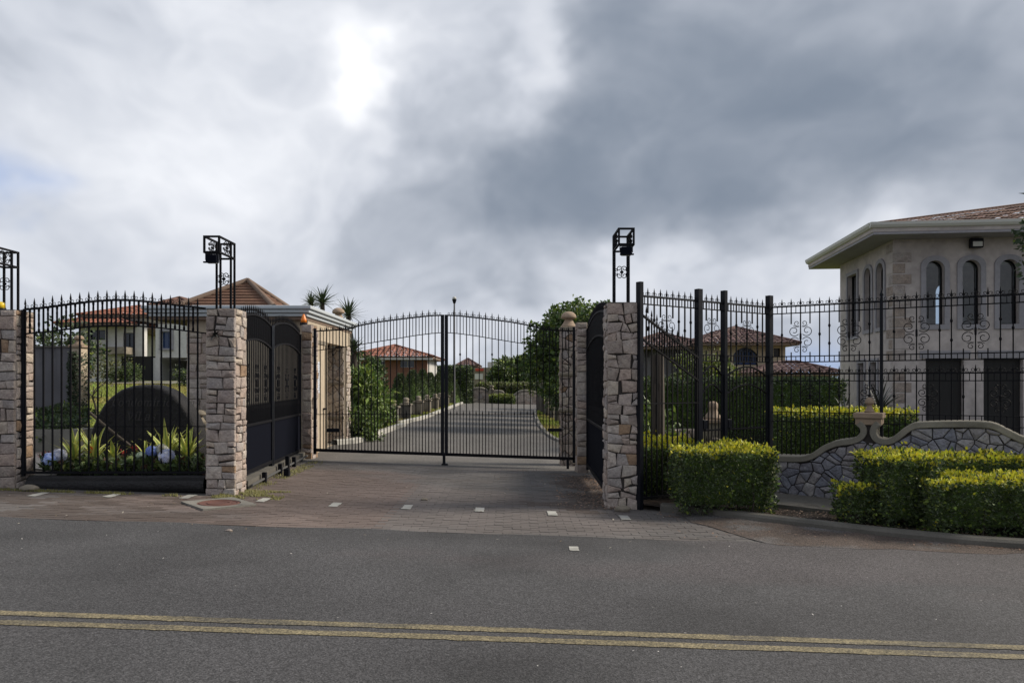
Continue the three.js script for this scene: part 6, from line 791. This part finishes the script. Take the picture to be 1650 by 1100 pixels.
{ // garden behind the flower bed
  hedge('dark_hedge', 'dark clipped hedge in front of the stained grey wall', [[-13.5, PX(124, 15), 0.9, PY(662, 15), -15.7, -15]], { seed: 950, size: 0.06, density: 1300, base: [0.045, 0.075, 0.022], gold: 0, sideGold: 0, bright: 0.1, stems: false, uneven: 0.4, lift: 0.02 });
  hedge('low_shrub', 'low dark spreading shrubs under the clipped hedge', [[-12.5, PX(122, 14.6), 0.45, PY(676, 14.6), -15, -14.3]], { seed: 951, size: 0.07, density: 900, base: [0.04, 0.075, 0.025], gold: 0, sideGold: 0, bright: 0.1, stems: false, uneven: 0.5, lift: 0.02 });
  struct('bed_retaining_kerb', box(-14, PX(128, 14.2), 0.2, PY(692, 14.2), -14.9, -14.2), M.concrete); const g = thing('striped_post', 'short pale banded post on the path behind the flower bed', 'post'); { const c = P(44.5, 718, 13.9); for (let i = 0; i < 5; i++) mesh('band', uvBox(lathe([[0.001, 0], [0.03, 0], [0.045, 0.03], [0.03, 0.06], [0.001, 0.06]], 10).translate(c.x, gY(c.x, c.z) + 0.02 + i * 0.061, c.z)), M.finialGrey, g); rebase(g, c.x, gY(c.x, c.z), c.z); }
  const tr = (lab, px, Z, topPy, w, o) => { const x = PX(px, Z), b = V(x, gY(x, -Z), -Z), h = PY(topPy, Z) - b.y; tree('garden_tree', lab, 'trees on the lawn', b, h * 0.4, randClumps(o.n ?? 10, 0, h * 0.66, 0, w, h * 0.3, w, o.r0 ?? 0.3, o.r1 ?? 0.5, o.seed), { leaves: 700, size: 0.10, tr: 0.06, brightK: 0.1, ...o }); };
  tr('dark loose tree rising behind the grey concrete wall', 88, 19, 528, 1.0, { seed: 960, n: 14, base: DARKGREEN, leaves: 800 }); tr('brownish loose tree on the lawn before the villa', 140, 27, 556, 0.5, { seed: 961, n: 8, base: [0.075, 0.075, 0.03], leaves: 420 }); tr('olive shrub tree beneath the villa balcony', 186, 35, 585, 0.7, { seed: 962, n: 6, base: [0.10, 0.11, 0.03], bright: [0.2, 0.2, 0.05], leaves: 600 }); tr('thin young sapling with sparse leaves on the lawn', 152, 22, 588, 0.45, { seed: 963, n: 5, base: [0.09, 0.09, 0.04], leaves: 110, tr: 0.035 });
  [[218, 606, 35], [296, 605, 33], [190, 608, 35]].forEach(([px, py, Z], i) => { const x = PX(px, Z), b = V(x, gY(x, -Z), -Z); tree('lawn_bush', ['small round bush near the villa carport', 'dark ragged bush beside the guardhouse on the lawn', 'low dark bush under the villa balcony'][i], 'bushes at the villa', b, 0.15, randClumps(6, 0, 0.35, 0, 0.4, 0.25, 0.4, 0.25, 0.4, 970 + i), { category: 'bush', seed: 980 + i, leaves: 1500, size: 0.09, tr: 0.03, base: i === 1 ? DARKGREEN : GREEN, brightK: 0.1 }); });
  struct('villa_forecourt', ground(PX(218, 36.5), PX(320, 36.5), 33.5, 37.5, 0.03, 10, 6), M.concrete);
  // stone base with finial by the guardhouse
  const q = thing('garden_bollard', 'pale bollard with ball finial between the rock sign and the stone pillar', 'bollard'); { const Z = 12.9, x = PX(321, Z), y = PY(684, Z); mesh('plinth', rbox(x - 0.16, x + 0.16, 0.12, y - 0.12, -Z - 0.16, -Z + 0.16, 0.01), M.finialGrey, q); mesh('cap', rbox(x - 0.19, x + 0.19, y - 0.119, y + 0.03, -Z - 0.19, -Z + 0.19, 0.015), M.finialGrey, q); mesh('finial', bolBall(x, y + 0.031, -Z, 0.58), M.finialGrey, q); rebase(q, x, 0.12, -Z); }
  // grass blades on the lawns
  const r = rng(990), ms = [], cs = [], bl = new THREE.BufferGeometry(); bl.setAttribute('position', new THREE.Float32BufferAttribute([-0.5, 0, 0, 0.5, 0, 0, 0.1, 1, 0.2], 3)); bl.setAttribute('uv', new THREE.Float32BufferAttribute([0, 0, 1, 0, 0.5, 1], 2)); bl.computeVertexNormals();
  const grow = (x, Z, h, w) => { const z = -Z; _q.setFromEuler(new THREE.Euler((r() - 0.5) * 0.8, r() * 6.28, (r() - 0.5) * 0.8)); ms.push(new THREE.Matrix4().compose(V(x, gY(x, z) - 0.03, z), _q, V(w, h * (0.5 + r()), h))); const d = fbm3(x * 0.5, z * 0.5, 3, 3), k = 0.7 + 0.6 * r(); cs.push(d > 0.56 ? C(0.34 * k, 0.30 * k, 0.08 * k) : C(0.27 * k, 0.32 * k, 0.05 * k)); };
  for (let i = 0; i < 60000; i++) grow(mix(-19, -7.5, r()), 15.5 + 21 * Math.pow(r(), 1.2), 0.07, 0.035); for (let i = 0; i < 26000; i++) { const Z = 19 + 32 * Math.pow(r(), 1.3); grow(vergeX(Z) + 0.1 + 2.4 * r(), Z, 0.07, 0.035); } for (let i = 0; i < 14000; i++) { const Z = 19 + 38 * Math.pow(r(), 1.2); grow(mix(-4.5, -3.9, r()), Z, 0.12, 0.04); } for (let i = 0; i < 5000; i++) grow(mix(-14, -9.2, r()), mix(13.6, 14.15, r()), 0.06, 0.02);
  const m = inst('grass', bl, M.leaf, ms, cs, scene); m.userData = { kind: 'stuff', label: 'short green grass on the lawn and driveway verges', category: 'grass' };
}
{ // inside the pedestrian entrance
  const w = thing('wooden_pole', 'weathered grey wooden pole behind the sloping fence panel', 'pole'), Z = 11.9, x = PX(1059, Z); mesh('shaft', taper([V(0, -0.05, 0), V(0.01, 1.2, 0), V(0, PY(572, Z) - gY(x, -Z), 0)], 0.112, 0.105, 14), M.wood, w); w.position.set(x, gY(x, -Z), -Z);
  const b = thing('carved_bollard', 'large square pale bollard with stepped cap inside the pedestrian gate', 'bollard'); { const Zb = 13.6, xm = PX(1149, Zb), wd = 0.19, yc = PY(681, Zb), yt = PY(646, Zb); mesh('shaft', rbox(xm - wd * 0.8, xm + wd * 0.8, gY(xm, -Zb) - 0.05, yc, -Zb - wd * 0.8, -Zb + wd * 0.8, 0.012), M.finialGrey, b); mesh('cap', rbox(xm - wd, xm + wd, yc, yc + 0.07, -Zb - wd, -Zb + wd, 0.012), M.finial, b); mesh('finial', uvBox(lathe([[0.001, 0], [0.175, 0], [0.165, 0.03], [0.12, 0.08], [0.085, 0.14], [0.08, 0.18], [0.095, 0.20], [0.095, 0.27], [0.06, 0.315], [0.001, 0.325]]).translate(xm, yc + 0.07, -Zb)), M.finial, b); rebase(b, xm, gY(xm, -Zb), -Zb); }
  const s = thing('ball_bollard', 'small bollard with mushroom ball cap in front of the larger carved one', 'bollard'); { const Zb = 12.2, xm = PX(1153, Zb), y = PY(717, Zb); mesh('shaft', uvBox(lathe([[0.1, gY(xm, -Zb) - 0.05], [0.1, y - 0.12], [0.08, y - 0.02], [0.05, y]], 16).translate(xm, 0, -Zb)), M.finialGrey, s); mesh('ball_cap', uvBox(lathe([[0.001, 0], [0.11, 0], [0.115, 0.03], [0.095, 0.085], [0.05, 0.12], [0.001, 0.13]], 18).translate(xm, y, -Zb)), M.finialGrey, s); rebase(s, xm, gY(xm, -Zb), -Zb); }
  const lw = thing('low_wall', 'low pale rubble wall behind the wooden pole', 'wall'); { const Zw = 15.2, r = rng(333), x0 = PX(1040, Zw), x1 = PX(1132, Zw), yt = PY(690, Zw); mesh('wall_body', box(x0, x1, -0.3, yt - 0.02, -Zw - 0.25, -Zw - 0.02), M.mortar, lw); faceStones(lw, voronoi(x1 - x0, yt + 0.28, 0.17, r), V(x0, -0.3, -Zw - 0.02), V(1, 0, 0), V(0, 0, 1), stoneMats.slice(0, 6), r, 0.03); rebase(lw, (x0 + x1) / 2, -0.2, -Zw); }
  [[1187, 12.6], [1215, 13.2], [1250, 12.9], [1272, 12.6], [1300, 13.3], [1318, 12.5], [1345, 12.8], [1365, 13.0], [1435, 12.2], [1228, 12.2], [1197, 13.4]].forEach(([px, Z], i) => rosette('ornamental_grass', 'pale arching ornamental grass tuft in the bed behind the scroll wall', 'ornamental grass', 'ornamental grass tufts', V(PX(px, Z), gY(PX(px, Z), -Z) + 0.02, -Z), 70, 0.62, 0.009, 1.15, [0.40, 0.42, 0.22], [0.26, 0.30, 0.12], 1000 + i, 'blade'));
  rosette('yucca', 'dark spiky yucca against the corner of the house with arched windows', 'yucca', undefined, P(1418, 668, 17), 60, 1.05, 0.028, 1.5, [0.022, 0.03, 0.022], [0.02, 0.028, 0.02], 1020); rosette('yucca', 'silvery spiky plant at the end of the tall dark hedge', 'yucca', undefined, P(1362, 672, 16.6), 34, 0.75, 0.022, 1.5, [0.10, 0.105, 0.10], [0.05, 0.055, 0.05], 1021);
  const bl = thing('white_ball_lamp', 'small round white garden ornament on the yellow topped hedge', 'ornament'); { const c = P(1366, 658, 14.4); mesh('ball', new THREE.SphereGeometry(0.06, 16, 12).translate(c.x, c.y, c.z), M.finialGrey, bl); mesh('stalk', box(c.x - 0.015, c.x + 0.015, gY(c.x, c.z), c.y - 0.055, c.z - 0.015, c.z + 0.015), M.ironPost, bl); rebase(bl, c.x, gY(c.x, c.z), c.z); }
  { const c = V(8.95, -0.3, -12.2); tree('roadside_tree', 'dark leafed tree whose crown edge reaches in front of the arched house', undefined, c, 2.4, [[-0.15, 4.35, 0.2, 0.55], [0.5, 4.9, 0, 0.8], [0.5, 3.9, 0.2, 0.7], [1.2, 4.3, -0.2, 0.9], [0.1, 3.75, -0.3, 0.4], [1.0, 5.2, 0.2, 0.7]], { seed: 1030, leaves: 1500, size: 0.10, base: [0.035, 0.058, 0.022], brightK: 0.1, tr: 0.13 }); }
  const gt = (lab, px, Z, topPy, w, o) => { const x = PX(px, Z), b = V(x, gY(x, -Z), -Z), h = PY(topPy, Z) - b.y; tree('garden_tree', lab, 'trees behind the tall hedge', b, h * 0.35, randClumps(o.n ?? 12, 0, h * 0.62, 0, w, h * 0.33, w, 0.35, 0.6, o.seed), { leaves: 800, size: 0.12, tr: 0.08, ...o }); };
  gt('yellow green tree in front of the mauve tiled roof', 1138, 27, 557, 0.9, { seed: 1040, base: [0.11, 0.15, 0.03], bright: [0.25, 0.30, 0.05], brightK: 0.35 }); gt('second yellow green tree beside the mauve roofed house', 1108, 26, 563, 0.9, { seed: 1041, base: [0.09, 0.13, 0.03], brightK: 0.3 }); gt('dark tree on the skyline between the tall hedge and the arched house', 1350, 60, 588, 1.6, { seed: 1042, base: DARKGREEN, brightK: 0.08 }); gt('low dark tree on the skyline next to the mauve lower roof', 1318, 66, 596, 1.8, { seed: 1043, base: DARKGREEN, brightK: 0.08 }); gt('small bright shrub behind the sloping iron fence panel', 1044, 13.5, 655, 0.25, { seed: 1044, n: 6, base: [0.08, 0.13, 0.03], brightK: 0.3 });
}
// small odds and ends
rosette('air_plant', 'dark star shaped plant growing from the stone pillar below the lamp bracket', 'plant', undefined, V(PX(347, 9.78), PY(541, 9.78), -9.77), 16, 0.15, 0.016, 1.9, [0.02, 0.022, 0.018], [0.018, 0.02, 0.016], 1100);
[[1003, 823.5, 0.11, 'pale flat loose stone at the foot of the rubble pillar'], [46, 790.5, 0.12, 'pale loose stone at the end of the black stone roll'], [683, 806, 0.05, 'small pale stone chip on the paving in front of the gate'], [368, 856, 0.035, 'small dark stone lying on the road edge']].forEach(([px, py, s, lab], i) => { const c = G(px, py), g = new THREE.IcosahedronGeometry(s, 2), p = g.attributes.position; for (let k = 0; k < p.count; k++) { const v = V(p.getX(k), p.getY(k), p.getZ(k)), f = 1 + 0.5 * (fbm3(v.x / s * 1.2 + i * 5, v.y / s * 1.2, v.z / s * 1.2, 3) - 0.5); p.setXYZ(k, v.x * f, v.y * f * 0.42, v.z * f * 0.6); } g.computeVertexNormals(); const m = mesh(numbered('loose_stone'), uvBox(g), i === 3 ? stoneMats[6] : M.finialGrey, scene); m.position.set(c.x, c.y + s * 0.25, c.z); m.userData = { label: lab, category: 'stone', group: 'loose stones' }; });
renderer.render(scene, camera);
